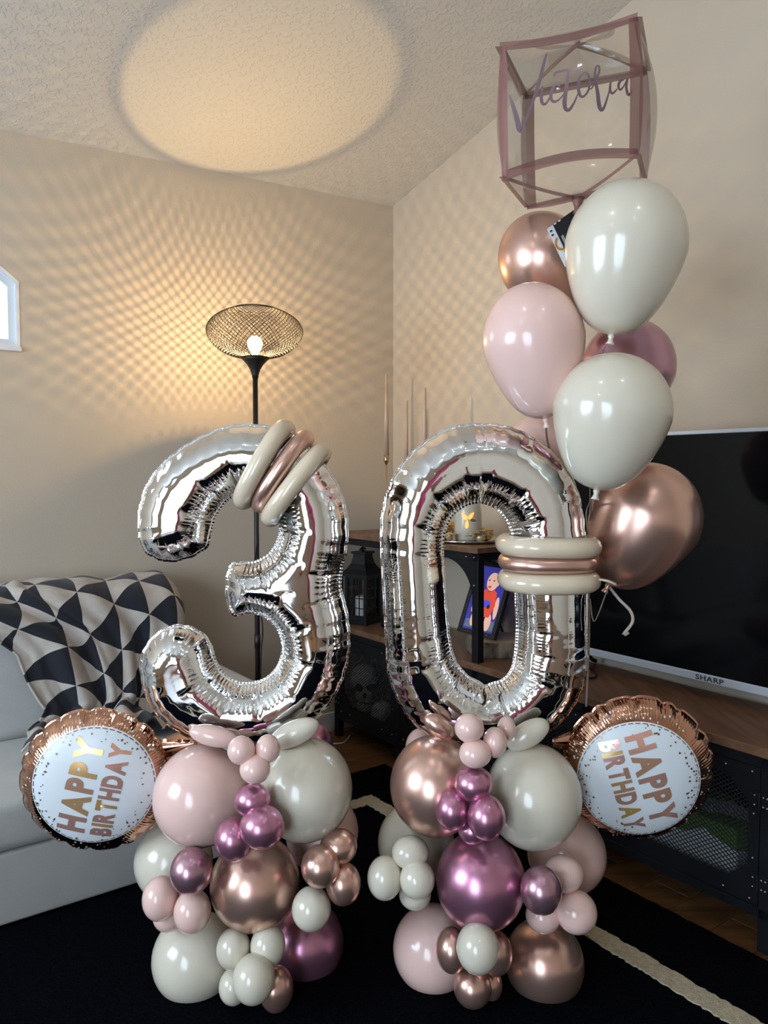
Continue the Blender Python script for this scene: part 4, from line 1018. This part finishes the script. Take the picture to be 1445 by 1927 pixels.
three = cr([(85, 700), (108, 790), (175, 842), (260, 862), (350, 845), (425, 812), (478, 762), (492, 690), (520, 600), (580, 525), (650, 482), (730, 470), (800, 505), (840, 570), (855, 650), (838, 740), (790, 815), (710, 855), (640, 858), (590, 868), (566, 930), (560, 1010), (572, 1095), (600, 1155), (650, 1148), (715, 1143), (785, 1172), (842, 1235), (866, 1320), (850, 1400), (805, 1466), (740, 1502), (660, 1512), (590, 1490), (535, 1435), (503, 1360), (480, 1290), (430, 1238), (350, 1203), (265, 1205), (180, 1250), (120, 1325), (95, 1410), (105, 1510), (135, 1610), (200, 1705), (300, 1785), (410, 1835), (530, 1858), (680, 1862), (850, 1835), (1000, 1765), (1120, 1645), (1200, 1500), (1237, 1350), (1237, 1210), (1218, 1090), (1195, 1000), (1200, 900), (1226, 780), (1230, 650), (1208, 520), (1155, 405), (1075, 295), (975, 200), (860, 135), (710, 108), (560, 122), (420, 178), (290, 258), (190, 350), (120, 460), (86, 590)], 230, 760, 0.346)
foil_number('number_three_balloon', three, [], 1.80, 0.0785, 0.88, 'shiny silver foil balloon shaped like the number three')
zo = cr([(620, 105), (450, 130), (300, 218), (190, 330), (110, 480), (76, 640), (72, 800), (84, 1000), (94, 1200), (105, 1400), (130, 1530), (180, 1650), (260, 1760), (370, 1838), (500, 1880), (660, 1892), (850, 1868), (1000, 1810), (1100, 1720), (1175, 1600), (1212, 1430), (1216, 1200), (1214, 1000), (1205, 800), (1193, 640), (1162, 480), (1090, 340), (980, 230), (850, 150), (740, 115)], 690, 760, 0.3426)
zi = cr([(612, 548), (535, 570), (472, 622), (436, 700), (424, 800), (434, 950), (446, 1150), (466, 1320), (500, 1420), (560, 1490), (620, 1522), (650, 1542), (680, 1530), (735, 1512), (777, 1475), (803, 1400), (816, 1250), (812, 1100), (803, 900), (795, 740), (762, 640), (698, 572)], 690, 760, 0.3426)
foil_number('number_zero_balloon', zo, [zi], 1.80, 0.0815, 0.86, 'shiny silver foil balloon shaped like the number zero')

# ---- rings of long balloons round the numbers
def ring(px0, py0, px1, py1, thick, Y, ry, matl, label, group, dpx=0):
    k = Y / F_PX; p = at(px0, py0, Y); q = at(px1, py1, Y); c = (p + q) / 2; ax = (q - p) / 2; r = thick / 2 * k
    L = ax.length; ax.normalize(); n = 64; pts = []
    for i in range(n):
        t = 2 * PI * i / n; ct, st_ = math.cos(t), math.sin(t)
        x = math.copysign(abs(ct) ** 0.8, ct) * (L - r); y = math.copysign(abs(st_) ** 0.8, st_) * ry
        pts.append(c + ax * x + V(0, 1, 0) * y)
    o = MB().tube(pts, r, 16, True).build('ring_balloon', matl, smooth=True, loc=tuple(c)); tag(o, label, 'balloon', group)
GR3 = 'ring balloons round the three'; GR0 = 'ring balloons round the zero'
ring(546, 792, 451, 957, 36, 1.80, 0.088, CREAMD, 'upper left cream ring balloon round the top arm of the three', GR3)
ring(584, 812, 481, 962, 31, 1.80, 0.086, ROSE, 'rose gold ring balloon between the cream rings of the three', GR3)
ring(617, 836, 500, 988, 36, 1.80, 0.088, CREAMD, 'lower right cream ring balloon round the top arm of the three', GR3)
ring(933, 1024, 1128, 1027, 38, 1.80, 0.088, CREAMD, 'top cream ring balloon round the right side of the zero', GR0)
ring(938, 1057, 1120, 1058, 32, 1.80, 0.084, ROSE, 'rose gold ring balloon between the cream rings of the zero', GR0)
ring(937, 1091, 1126, 1090, 38, 1.80, 0.088, CREAMD, 'bottom cream ring balloon round the right side of the zero', GR0)

# ---- floating latex balloons
RIB = mat('ribbon_pale', (0.62, 0.53, 0.46), 0.4, var=0.05)
def floater(px, py, W, H, tx, ty, Y, matl, label, knot=True, ytail=0.0):
    c = at(px, py, Y); tail = at(tx, ty, Y + ytail); k = Y / F_PX; rw = W / 2 * k
    ax = (c - tail).normalized(); hz = H * k / 2.32
    nm = 'floating_latex_balloon' if matl in (CREAM, PINKL) else 'floating_chrome_balloon'
    cc = c - ax * (hz * (1.0 - 1.32) / 2)
    t = thing(nm, label, 'balloon', tuple(cc), 'floating balloons above the zero')
    MB().lathe([(r * rw, z * hz) for r, z in TEAR], cc, 44, axis=ax).build('body', matl, t, smooth=True)
    e = cc - ax * (1.32 * hz)
    if knot:
        MB().lathe([(0.0, 0.004), (0.0065, 0.002), (0.0075, -0.003), (0.005, -0.007), (0.006, -0.012), (0.010, -0.020), (0.008, -0.0205), (0.0, -0.014)], e, 16, axis=ax).build('knot', matl, t, smooth=True)
    return t, e
def ribbon(t, pts, wd=0.0032):
    P = resample(catmull([tuple(p) for p in pts], 10, False), 0.006, False)
    MB().tube([Vector(p) for p in P], wd, 6, flat=0.18).build('ribbon', RIB, t, smooth=True)
fl1, e1 = floater(1173, 487, 221, 284, 1150, 632, 1.70, CREAM, 'topmost cream latex balloon below the clear cube balloon')
fl2, e2 = floater(1033, 505, 164, 215, 1108, 614, 1.98, ROSE, 'rose gold chrome balloon behind the topmost cream balloon', False)
fl3, e3 = floater(1007, 662, 190, 254, 1027, 792, 1.77, PINKL, 'blush latex balloon floating left of the two cream ones')
fl4, e4 = floater(1178, 708, 172, 212, 1150, 840, 2.0, MAUVE, 'plum chrome balloon behind the lower cream balloon')
fl5, e5 = floater(1147, 795, 219, 259, 1122, 926, 1.70, CREAM, 'lower cream latex balloon beside the top of the zero')
fl6, e6 = floater(1016, 876, 140, 190, 1020, 990, 2.02, PINKL, 'blush latex balloon half hidden behind the top of the zero')
fl7, e7 = floater(1204, 992, 206, 250, 1140, 1110, 1.90, ROSE, 'large rose gold chrome balloon in front of the television')
ANCH = at(1103, 1330, 1.92)
for t, e, mids in ((fl1, e1, [at(1128, 690, 1.80), at(1112, 860, 1.93)]), (fl3, e3, [at(1036, 850, 1.90), at(1085, 950, 1.95)]), (fl5, e5, [at(1112, 955, 1.88)]), (fl7, e7, [at(1118, 1170, 1.92)]), (fl4, e4, [at(1120, 930, 1.96)]), (fl6, e6, [at(1080, 1100, 1.97)])):
    ribbon(t, [e - V(0, 0, 0.004)] + mids + [at(1108, 1130, 1.94), ANCH])
ribbon(fl7, [e7, at(1165, 1128, 1.87), at(1186, 1150, 1.86), at(1190, 1170, 1.86), at(1176, 1190, 1.86), at(1172, 1196, 1.86), at(1183, 1190, 1.86)], 0.0040)
ribbon(fl5, [at(1127, 1090, 1.72), at(1143, 1093, 1.71), at(1160, 1100, 1.71)], 0.0036)
ribbon(fl1, [e1 - V(0, 0, 0.004), at(1140, 650, 1.73), at(1127, 668, 1.80), at(1115, 700, 1.86)], 0.0032)
ribbon(fl5, [e5, at(1112, 940, 1.76), at(1103, 965, 1.82), at(1106, 1005, 1.86)], 0.0032)

# ---- cube balloon with name
CLEAR = mat('clear_film', (1, 1, 1), 0.0); glass_mix(CLEAR, 0.55, (0.985, 0.98, 0.975), 0.06)
BANDM = mat('film_rose_band', (0.26, 0.105, 0.10), 0.4, metal=0.2)
def band_alpha():
    nt = BANDM.node_tree; b = nt.nodes['Principled BSDF']; b.inputs['Alpha'].default_value = 0.80
band_alpha()
LETM = mat('foil_letter_mauve', (0.21, 0.14, 0.165), 0.3, metal=0.4)
YF, YB = 1.64, 1.93
FC = [at(941, 88, YF), at(1199, 32, YF), at(1200, 289, YF), at(945, 332, YF)]      # front: TL TR BR BL
BCn = [at(988, 180, YB), at(1217, 134, YB), at(1216, 348, YB), at(992, 390, YB)]
cc = sum(FC + BCn, V(0, 0, 0)) / 8
cube = thing('cube_balloon', 'clear cube balloon with rose gold edges and a script name on its front', 'balloon', tuple(cc))
def face_fn(p, bulge):
    """p: TL TR BR BL -> f(s,t,off) with s right, t down"""
    ctr = sum(p, V(0, 0, 0)) / 4; nrm = (p[1] - p[0]).cross(p[3] - p[0]).normalized()
    if nrm.dot(ctr - cc) < 0: nrm = -nrm
    def f(s, t, off=0.0):
        q = (p[0] * (1 - s) + p[1] * s) * (1 - t) + (p[3] * (1 - s) + p[2] * s) * t
        return q + nrm * (bulge * (4 * s * (1 - s)) ** .8 * (4 * t * (1 - t)) ** .8 + off)
    return f
front = face_fn(FC, 0.030); back = face_fn(BCn, 0.030)
left = face_fn([BCn[0], FC[0], FC[3], BCn[3]], 0.032); right = face_fn([FC[1], BCn[1], BCn[2], FC[2]], 0.032)
apexT = at(1087, 84, 1.79); apexB = at(1086, 372, 1.79)
def tri_fn(a, b, c, bulge):
    nrm = (b - a).cross(c - a).normalized(); ctr = (a + b + c) / 3
    if nrm.dot(ctr - cc) < 0: nrm = -nrm
    def f(s, t, off=0.0):   # s along a-b, t towards c
        q = (a * (1 - s) + b * s) * (1 - t) + c * t
        return q + nrm * (bulge * 4 * s * (1 - s) * math.sin(PI * t) + off)
    return f
faces_ = [front, back, left, right]
for i in range(4):
    faces_.append(tri_fn(FC[0] if i in (0, 3) else (FC[1] if i == 1 else BCn[1]), (FC[1], BCn[1], BCn[0], BCn[0])[i], apexT, 0.008))
bq = [(FC[3], FC[2]), (FC[2], BCn[2]), (BCn[2], BCn[3]), (BCn[3], FC[3])]
for a_, b_ in bq: faces_.append(tri_fn(a_, b_, apexB, 0.008))
m = MB(); N = 14
for f in faces_:
    vs = [f(i / N, j / N) for j in range(N + 1) for i in range(N + 1)]
    m.add(vs, [(j * (N + 1) + i, j * (N + 1) + i + 1, (j + 1) * (N + 1) + i + 1, (j + 1) * (N + 1) + i) for j in range(N) for i in range(N)])
film = m.build('clear_film', CLEAR, cube, smooth=True)
def bandstrip(pts_fn, name='edge_band', n=24):
    vs = []
    for i in range(n + 1): vs += list(pts_fn(i / n))
    k = len(vs) // (n + 1)
    o = MB().add(vs, [(i * k + j, i * k + j + 1, (i + 1) * k + j + 1, (i + 1) * k + j) for i in range(n) for j in range(k - 1)]).build(name, BANDM, cube, smooth=True)
    return o
bwid = 0.052; of = 0.0012
def fedge(f1, e1_, f2, e2_):
    """band folded over the edge shared by two faces; e = (s,t) callables giving the strip at inset q"""
    return lambda u: (f1(*e1_(u, bwid), of), f1(*e1_(u, 0.0), of), f2(*e2_(u, bwid), of))
# verticals
bandstrip(fedge(front, lambda u, q: (q * .8, u), left, lambda u, q: (1 - q, u)))
bandstrip(fedge(front, lambda u, q: (1 - q * 1.3, u), right, lambda u, q: (q, u)))
bandstrip(fedge(back, lambda u, q: (q * 1.5, u), left, lambda u, q: (q, u)))
bandstrip(fedge(back, lambda u, q: (1 - q, u), right, lambda u, q: (1 - q, u)))
def flat_band(a, b, wdir, wd, sag=V(0, 0, 0), n=24):
    return bandstrip(lambda u: [a.lerp(b, u) + sag * math.sin(PI * u) + wdir * wd * k + (cc - a.lerp(b, u)) * -0.004 for k in (-.5, .5)])
up = V(0, 0, 1)
flat_band(FC[0], FC[1], up, 0.017, V(0, 0, -0.012)); flat_band(FC[3], FC[2], up, 0.021, V(0, -0.004, 0.016))
flat_band(BCn[0], BCn[1], up, 0.019); flat_band(BCn[3], BCn[2], up, 0.010, V(0, 0, 0.006))
for a_, b_ in ((FC[0], BCn[0]), (FC[1], BCn[1])): flat_band(a_, b_, V(1, 0, 0), 0.020)
for a_, b_ in ((FC[3], BCn[3]), (FC[2], BCn[2])): flat_band(a_, b_, V(1, 0, 0), 0.012)
for a_ in (BCn[0], BCn[1]): flat_band(a_, apexT, V(0.3, 0, 1).normalized(), 0.017, V(0, 0, 0.006))
for a_ in (FC[3], FC[2], BCn[3], BCn[2]): flat_band(a_, apexB, V(0, 0, 1), 0.008, V(0, 0, -0.004))
kn = at(1087, 385, 1.79)
MB().lathe([(0.016, 0.014), (0.011, 0.004), (0.007, -0.008), (0.011, -0.018), (0.009, -0.022), (0, -0.016)], kn, 14).build('tail_knot', BANDM, cube, smooth=True)
# script lettering
def quad_inv(px, py, Qd):
    s = t = 0.5
    for _ in range(12):
        def f(s, t): return ((Qd[0][0] * (1 - s) + Qd[1][0] * s) * (1 - t) + (Qd[3][0] * (1 - s) + Qd[2][0] * s) * t - px, (Qd[0][1] * (1 - s) + Qd[1][1] * s) * (1 - t) + (Qd[3][1] * (1 - s) + Qd[2][1] * s) * t - py)
        f0 = f(s, t); h = 1e-4; fs_ = f(s + h, t); ft = f(s, t + h)
        a, b = (fs_[0] - f0[0]) / h, (ft[0] - f0[0]) / h; c, d = (fs_[1] - f0[1]) / h, (ft[1] - f0[1]) / h; D = a * d - b * c
        s -= (f0[0] * d - b * f0[1]) / D; t -= (a * f0[1] - c * f0[0]) / D
    return s, t
QF = [(941, 88), (1199, 32), (1200, 289), (945, 332)]
STK = [  # (name, [(x, y, width)]) in pixels of a 4.515x enlargement
 [(165, 690, 10), (195, 790, 30), (225, 900, 40), (246, 990, 40), (262, 1004, 26), (285, 950, 24), (330, 835, 26), (395, 650, 30), (440, 480, 26), (462, 400, 20), (478, 352, 8)],
 [(432, 650, 16), (422, 735, 26), (428, 790, 26), (455, 802, 20), (492, 750, 14), (520, 690, 10)],
 [(572, 660, 16), (540, 645, 18), (508, 690, 24), (500, 755, 26), (525, 788, 22), (570, 768, 14), (606, 725, 10)],
 [(530, 572, 16), (534, 548, 18), (575, 532, 20), (640, 522, 24), (700, 515, 24), (745, 497, 18), (768, 478, 8)],
 [(645, 522, 20), (636, 600, 26), (622, 700, 32), (612, 790, 36), (620, 845, 32), (650, 856, 26), (690, 800, 18), (722, 725, 10)],
 [(772, 545, 14), (738, 590, 24), (726, 670, 28), (742, 740, 24), (775, 742, 18), (812, 690, 18), (822, 610, 20), (802, 552, 16), (770, 545, 14)],
 [(790, 640, 10), (830, 682, 12), (866, 625, 12), (904, 530, 18), (902, 482, 16), (876, 500, 18), (868, 590, 24), (888, 700, 32), (902, 800, 36), (920, 846, 32), (946, 828, 22), (975, 745, 16), (996, 665, 10)],
 [(1004, 612, 16), (998, 680, 24), (1022, 704, 20), (1062, 662, 10)],
 [(1122, 575, 14), (1086, 598, 22), (1074, 645, 24), (1094, 664, 18), (1132, 615, 12), (1158, 556, 18), (1146, 635, 24), (1162, 695, 26), (1186, 680, 16), (1204, 640, 8)],
]
for st_ in STK:
    P = resample(catmull(st_, 8, False), 6.0, False); vs = []
    tn = np.gradient(P[:, :2], axis=0); tn /= np.linalg.norm(tn, axis=1)[:, None] + 1e-9
    for (x, y, wd), (tx, ty) in zip(P, tn):
        for sg in (-.5, 0, .5):
            X = x - ty * wd * sg; Yq = y + tx * wd * sg
            s_, t_ = quad_inv(920 + X * .2215, 30 + Yq * .2215, QF); vs.append(front(s_, t_, 0.003))
    n = len(P)
    MB().add(vs, [(i * 3 + j, i * 3 + j + 1, i * 3 + j + 4, i * 3 + j + 3) for i in range(n - 1) for j in range(2)]).build('script_stroke', LETM, cube, smooth=True)

# ---- gift tag hanging from the cube
tagp = [at(1083, 393, 1.81), at(1029, 431, 1.81), at(1063, 502, 1.81), at(1117, 464, 1.81)]     # top corner, left, bottom, right
gt = thing('gift_tag', 'small folded card tag with rings, hanging below the cube balloon', 'tag', tuple(tagp[0]))
ex = (tagp[3] - tagp[0]); ey = (tagp[1] - tagp[0]); ez = ex.cross(ey).normalized()
if ez.y > 0: ez = -ez
e2y = (tagp[2] - tagp[1])
def tg_(s, t, off): return tagp[0] + ey * s + e2y * t + ez * off     # s: along left edge, t: along the long side
TW, TB, TO, TN = mat('tag_white', (.70, .74, .76), .5), mat('tag_black', (.006, .006, .008), .5), mat('tag_orange', (.55, .22, .03), .5), mat('tag_navy', (.025, .02, .15), .5)
def tq(name, pts, matl, off, th=0.0012):
    n = len(pts); m = MB(); m.add([tg_(s, t, off) for s, t in pts] + [tg_(s, t, off - th) for s, t in pts], [tuple(range(n)), tuple(range(2 * n - 1, n - 1, -1))] + [(i, (i + 1) % n, n + (i + 1) % n, n + i) for i in range(n)]); return m.build(name, matl, gt)
tq('card_back', [(0, 0), (1, 0), (1, 1), (0, 1)], TW, 0)
tq('card_front', [(0, 0), (.80, 0.0), (.80, .62), (0, .62)], TB, 0.003)
asp = ey.length / e2y.length
def tring(cs, ct, r0, r1, a0, a1, matl, off):
    n = 28; m = MB(); vs = []
    for i in range(n + 1):
        t = a0 + (a1 - a0) * i / n
        for r in (r0, r1): vs.append(tg_(cs + r * math.cos(t) / asp, ct + r * math.sin(t), off))
    m.add(vs, [(2 * i, 2 * i + 1, 2 * i + 3, 2 * i + 2) for i in range(n)]); m.build('printed_ring', matl, gt)
tring(.80, .42, .14, .20, -1.35, 1.0, TO, .0012) if False else None
tring(.78, .47, .13, .185, -1.2, 2.9, TO, .0012); tring(.66, .82, .14, .20, 2.2, 5.6, TN, .0012); tring(.66, .82, .0, .05, 0, 6.28, TN, .0012)
tring(.12, .40, .17, .25, 0.2, 3.0, TN, .0038)
for (s_, t_) in ((.92, .10), (.93, .20)): tq('printed_dash', [(s_ - .035, t_ - .018), (s_ + .035, t_ - .018), (s_ + .035, t_ + .018), (s_ - .035, t_ + .018)], TB, .0014, .0004)
for (s_, t_) in ((.55, 0.0), (.70, 0.0)): tq('printed_dash', [(s_, t_), (s_ + .07, t_), (s_ + .07, t_ + .03), (s_, t_ + .03)], TW, .0036, .0004)
tring(.06, .05, 0, .035, 0, 6.28, TW, .0038)
tq('printed_label', [(.66, .34), (.74, .34), (.74, .56), (.66, .56)], mat('tag_grey', (.3, .3, .3), .5), .0036, .0004)

# ---- round HAPPY BIRTHDAY foil balloons
WHITEF = foil_mat('white_foil_print', (0.74, 0.79, 0.83), 0.36, 0.0008); WHITEF.node_tree.nodes['Principled BSDF'].inputs['Metallic'].default_value = 0.0
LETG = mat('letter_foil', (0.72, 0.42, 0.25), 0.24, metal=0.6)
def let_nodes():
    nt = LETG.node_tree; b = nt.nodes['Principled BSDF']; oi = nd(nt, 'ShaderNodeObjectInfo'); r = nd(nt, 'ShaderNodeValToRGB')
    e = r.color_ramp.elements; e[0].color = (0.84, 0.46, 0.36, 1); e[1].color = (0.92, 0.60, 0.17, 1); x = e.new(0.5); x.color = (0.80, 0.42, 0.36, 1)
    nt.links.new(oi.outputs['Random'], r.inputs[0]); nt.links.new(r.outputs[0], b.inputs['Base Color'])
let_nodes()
DOTM = mat('confetti_gold', (0.30, 0.20, 0.15), 0.3, metal=0.8); DOTW = mat('confetti_white', (0.80, 0.74, 0.68), 0.35)
def round_foil(cx, cy, rad, Y, dcx, dcy, tiltx, tiltz, text_ang, label, seed, tail):
    rn = random.Random(seed); c = at(cx, cy, Y); k = Y / F_PX; R0 = rad * k; H = 0.40 * R0
    Mx = Matrix.Rotation(tiltz, 3, 'Z') @ Matrix.Rotation(tiltx, 3, 'X')
    ncr = 19; ph = [2 * PI * i / ncr + rn.uniform(-.07, .07) for i in range(ncr)]; deep = [rn.uniform(.5, 1.0) for _ in ph]
    ox, oz = (dcx - cx) * k, -(dcy - cy) * k
    def crease(th):
        v = 0
        for p, dp in zip(ph, deep):
            dlt = (th - p + PI) % (2 * PI) - PI; v = max(v, dp * math.exp(-(dlt / 0.05) ** 2))
        return v
    def Rr(th, rho=1.0):
        v = crease(th); return R0 * (1.0 - 0.042 * v * max(0.0, min(1.0, (rho - .84) / .12)))
    def zs(rho, th):
        cz = crease(th); base = (1 - rho ** 2.7); base = max(base, 0) ** 0.62
        pk = 0.012 * math.sin(th * 46 + 3 * math.sin(3 * th)) * max(0, (rho - .72) / .28) * (1 - rho ** 8)
        return H * (base * (1 - 0.24 * cz * max(0, min(1, (rho - .845) / .12)) ** 1.5 * (1 if rho < 1 else 0)) + pk)
    def P(rho, th, sgn=1, off=0.0):
        r = Rr(th, rho) * rho; z = zs(rho, th) * sgn + off * sgn
        return c + Mx @ V(r * math.cos(th), -z, r * math.sin(th))
    t = thing('round_foil_balloon', label, 'foil balloon', tuple(c), 'round birthday foil balloons')
    NT = 228; rhos = [0.0001, .12, .25, .38, .50, .60, .68, .74, .79, .83, .87, .90, .93, .955, .975, .99, 1.0, 1.018]
    vs = []; sd = []
    for sgn in (1, -1):
        for rho in rhos:
            for i in range(NT):
                th = 2 * PI * i / NT
                if rho > 1: r = Rr(th) * rho; vs.append(c + Mx @ V(r * math.cos(th), -0.0004 * sgn, r * math.sin(th)))
                else: vs.append(P(rho, th, sgn))
                sd.append((th * R0, (1 - rho), 0.22 if .78 < rho < 1 else 0.1))
    nr = len(rhos); fs = []
    for q in range(2):
        o_ = q * nr * NT
        for j in range(nr - 1):
            fs += [(o_ + j * NT + i, o_ + j * NT + (i + 1) % NT, o_ + (j + 1) * NT + (i + 1) % NT, o_ + (j + 1) * NT + i) for i in range(NT)]
    fs += [((nr - 1) * NT + i, (nr - 1) * NT + (i + 1) % NT, (2 * nr - 1) * NT + (i + 1) % NT, (2 * nr - 1) * NT + i) for i in range(NT)]
    o = MB().add(vs, fs).build('foil_body', RFOIL, t, smooth=True)
    at_ = o.data.attributes.new('sd', 'FLOAT_VECTOR', 'POINT'); at_.data.foreach_set('vector', np.array(sd, np.float32).ravel())
    # surface point from in-plane coordinates (x right, y up)
    def surf(x, y, off):
        th = math.atan2(y, x); r = math.hypot(x, y); rho = min(0.999, r / R0 if r < .84 * R0 else r / Rr(th, r / R0)); z = zs(rho, th) + off
        return c + Mx @ V(x, -z, y)
    RD_ = 0.795 * R0
    rr_ = [0.0, .12, .25, .38, .5, .6, .7, .78, .85, .9, .95, 1.0]; NT2 = 160
    def disc_patch(name, r0, r1, matl, off, nring, parent, seg=None, a0=0, a1=2 * PI):
        vs = []; fs = []; sd = []; n = seg or NT2; closed = abs(a1 - a0 - 2 * PI) < 1e-6; cnt = n if closed else n + 1
        for j in range(nring + 1):
            r = r0 + (r1 - r0) * j / nring
            for i in range(cnt):
                th = a0 + (a1 - a0) * i / n; vs.append(surf(ox + r * math.cos(th), oz + r * math.sin(th), off)); sd.append((th * R0, 1 - r / R0, 0.16 * max(0, (r / R0 - .5) / .3)))
        for j in range(nring):
            fs += [(j * cnt + i, j * cnt + (i + 1) % cnt, (j + 1) * cnt + (i + 1) % cnt, (j + 1) * cnt + i) for i in range(n)]
        o = MB().add(vs, fs).build(name, matl, parent, smooth=True); at_ = o.data.attributes.new('sd', 'FLOAT_VECTOR', 'POINT'); at_.data.foreach_set('vector', np.array(sd, np.float32).ravel()); return o
    dk = disc_patch('print_disc', 0.0005, RD_, WHITEF, 0.0009, 16, t); dk['label'] = 'pale blue-white printed disc'
    # dashed rim line
    dm = MB(); nds = 52
    for q in range(nds):
        a0 = 2 * PI * q / nds; vs = []
        for i in range(5):
            th = a0 + 2 * PI / nds * 0.72 * i / 4
            for r in (RD_ * .968, RD_ * .982): vs.append(surf(ox + r * math.cos(th), oz + r * math.sin(th), 0.0016))
        dm.add(vs, [(2 * i, 2 * i + 1, 2 * i + 3, 2 * i + 2) for i in range(4)])
    d_ = dm.build('dashed_line', DOTM, dk); d_['kind'] = 'stuff'
    cm = MB(); cw = MB()
    for q in range(170):
        inside = q < 95
        th = rn.uniform(0, 2 * PI); r = (RD_ * math.sqrt(rn.uniform(.62, .92))) if inside else RD_ * rn.uniform(1.03, 1.2)
        if inside and abs(math.sin(th - text_ang)) < .35 and rn.random() < .7: continue
        px_, py_ = ox + r * math.cos(th), oz + r * math.sin(th); rad_ = rn.choice((.0014, .002, .0026)) * (1 if inside else .9); n = 8
        vs = [surf(px_ + rad_ * math.cos(2 * PI * i / n), py_ + rad_ * math.sin(2 * PI * i / n), 0.0016) for i in range(n)]
        (cm if inside else cw).add(vs, [tuple(range(n))])
    for mm, ml in ((cm, DOTM), (cw, DOTW)):
        d_ = mm.build('confetti_dots', ml, dk); d_['kind'] = 'stuff'
    # lettering
    ca, sa = math.cos(text_ang), math.sin(text_ang)
    for line, size, y0, total in (('HAPPY', 0.43, 0.0, 1.60), ('BIRTHDAY', 0.32, -0.44, 1.60)):
        n = len(line); Wd = total * RD_
        glyphs = []
        for ch in line:
            v_, f_ = text_mesh(ch, 1.0, 0.05); xs = [q[0] for q in v_]; glyphs.append((v_, f_, min(xs), max(xs)))
        tot = sum(g[3] - g[2] for g in glyphs) + 0.08 * (n - 1); capH = max(max(q[1] for q in g[0]) for g in glyphs)
        sxx = Wd / tot; syy = size * RD_ / capH; cur = -Wd / 2
        for v_, f_, mn, mx_ in glyphs:
            bm = bmesh.new(); bv = [bm.verts.new((cur + (q[0] - mn) * sxx, y0 * RD_ + q[1] * syy, 0)) for q in v_]
            for f in f_:
                try: bm.faces.new([bv[i] for i in f])
                except ValueError: pass
            gw = (mx_ - mn) * sxx; stp = 0.011
            for ax, lo_, hi in ((0, cur, cur + gw), (1, y0 * RD_, y0 * RD_ + size * RD_)):
                kx = lo_ + stp
                while kx < hi:
                    no = (1, 0, 0) if ax == 0 else (0, 1, 0)
                    bmesh.ops.bisect_plane(bm, geom=bm.verts[:] + bm.edges[:] + bm.faces[:], plane_co=(kx if ax == 0 else 0, kx if ax else 0, 0), plane_no=no)
                    kx += stp
            vs = [surf(ox + v.co.x * ca - v.co.y * sa, oz + v.co.x * sa + v.co.y * ca, 0.0020) for v in bm.verts]; bm.verts.index_update()
            fs = [tuple(v.index for v in f.verts) for f in bm.faces]; bm.free()
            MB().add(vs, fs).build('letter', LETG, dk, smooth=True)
            cur += gw + 0.08 * sxx
    if tail:
        a = c + Mx @ V(tail[0] * R0 * .97, 0, tail[1] * R0 * .97); b = at(tail[2], tail[3], Y)
        m = MB(); d = (b - a); s_ = d.cross(V(0, 1, 0)).normalized(); vs = []
        for i in range(9):
            u = i / 8; wd = 0.024 * (1 - .6 * u); p = a.lerp(b, u)
            vs += [p - s_ * wd, p + V(0, -0.008 * (1 - u), 0), p + s_ * wd, p + V(0, 0.008 * (1 - u), 0)]
        m.add(vs, [(i * 4 + j, i * 4 + (j + 1) % 4, (i + 1) * 4 + (j + 1) % 4, (i + 1) * 4 + j) for i in range(8) for j in range(4)]); m.build('inflation_tail', RFOIL, t, smooth=True)
    return t
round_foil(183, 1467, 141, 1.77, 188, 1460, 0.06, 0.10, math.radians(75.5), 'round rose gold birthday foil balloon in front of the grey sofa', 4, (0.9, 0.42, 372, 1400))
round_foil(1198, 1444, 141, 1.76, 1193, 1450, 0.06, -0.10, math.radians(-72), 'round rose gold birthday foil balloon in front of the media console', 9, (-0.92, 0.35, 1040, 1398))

for o in bpy.data.objects:
    if '_org' in o: del o['_org']
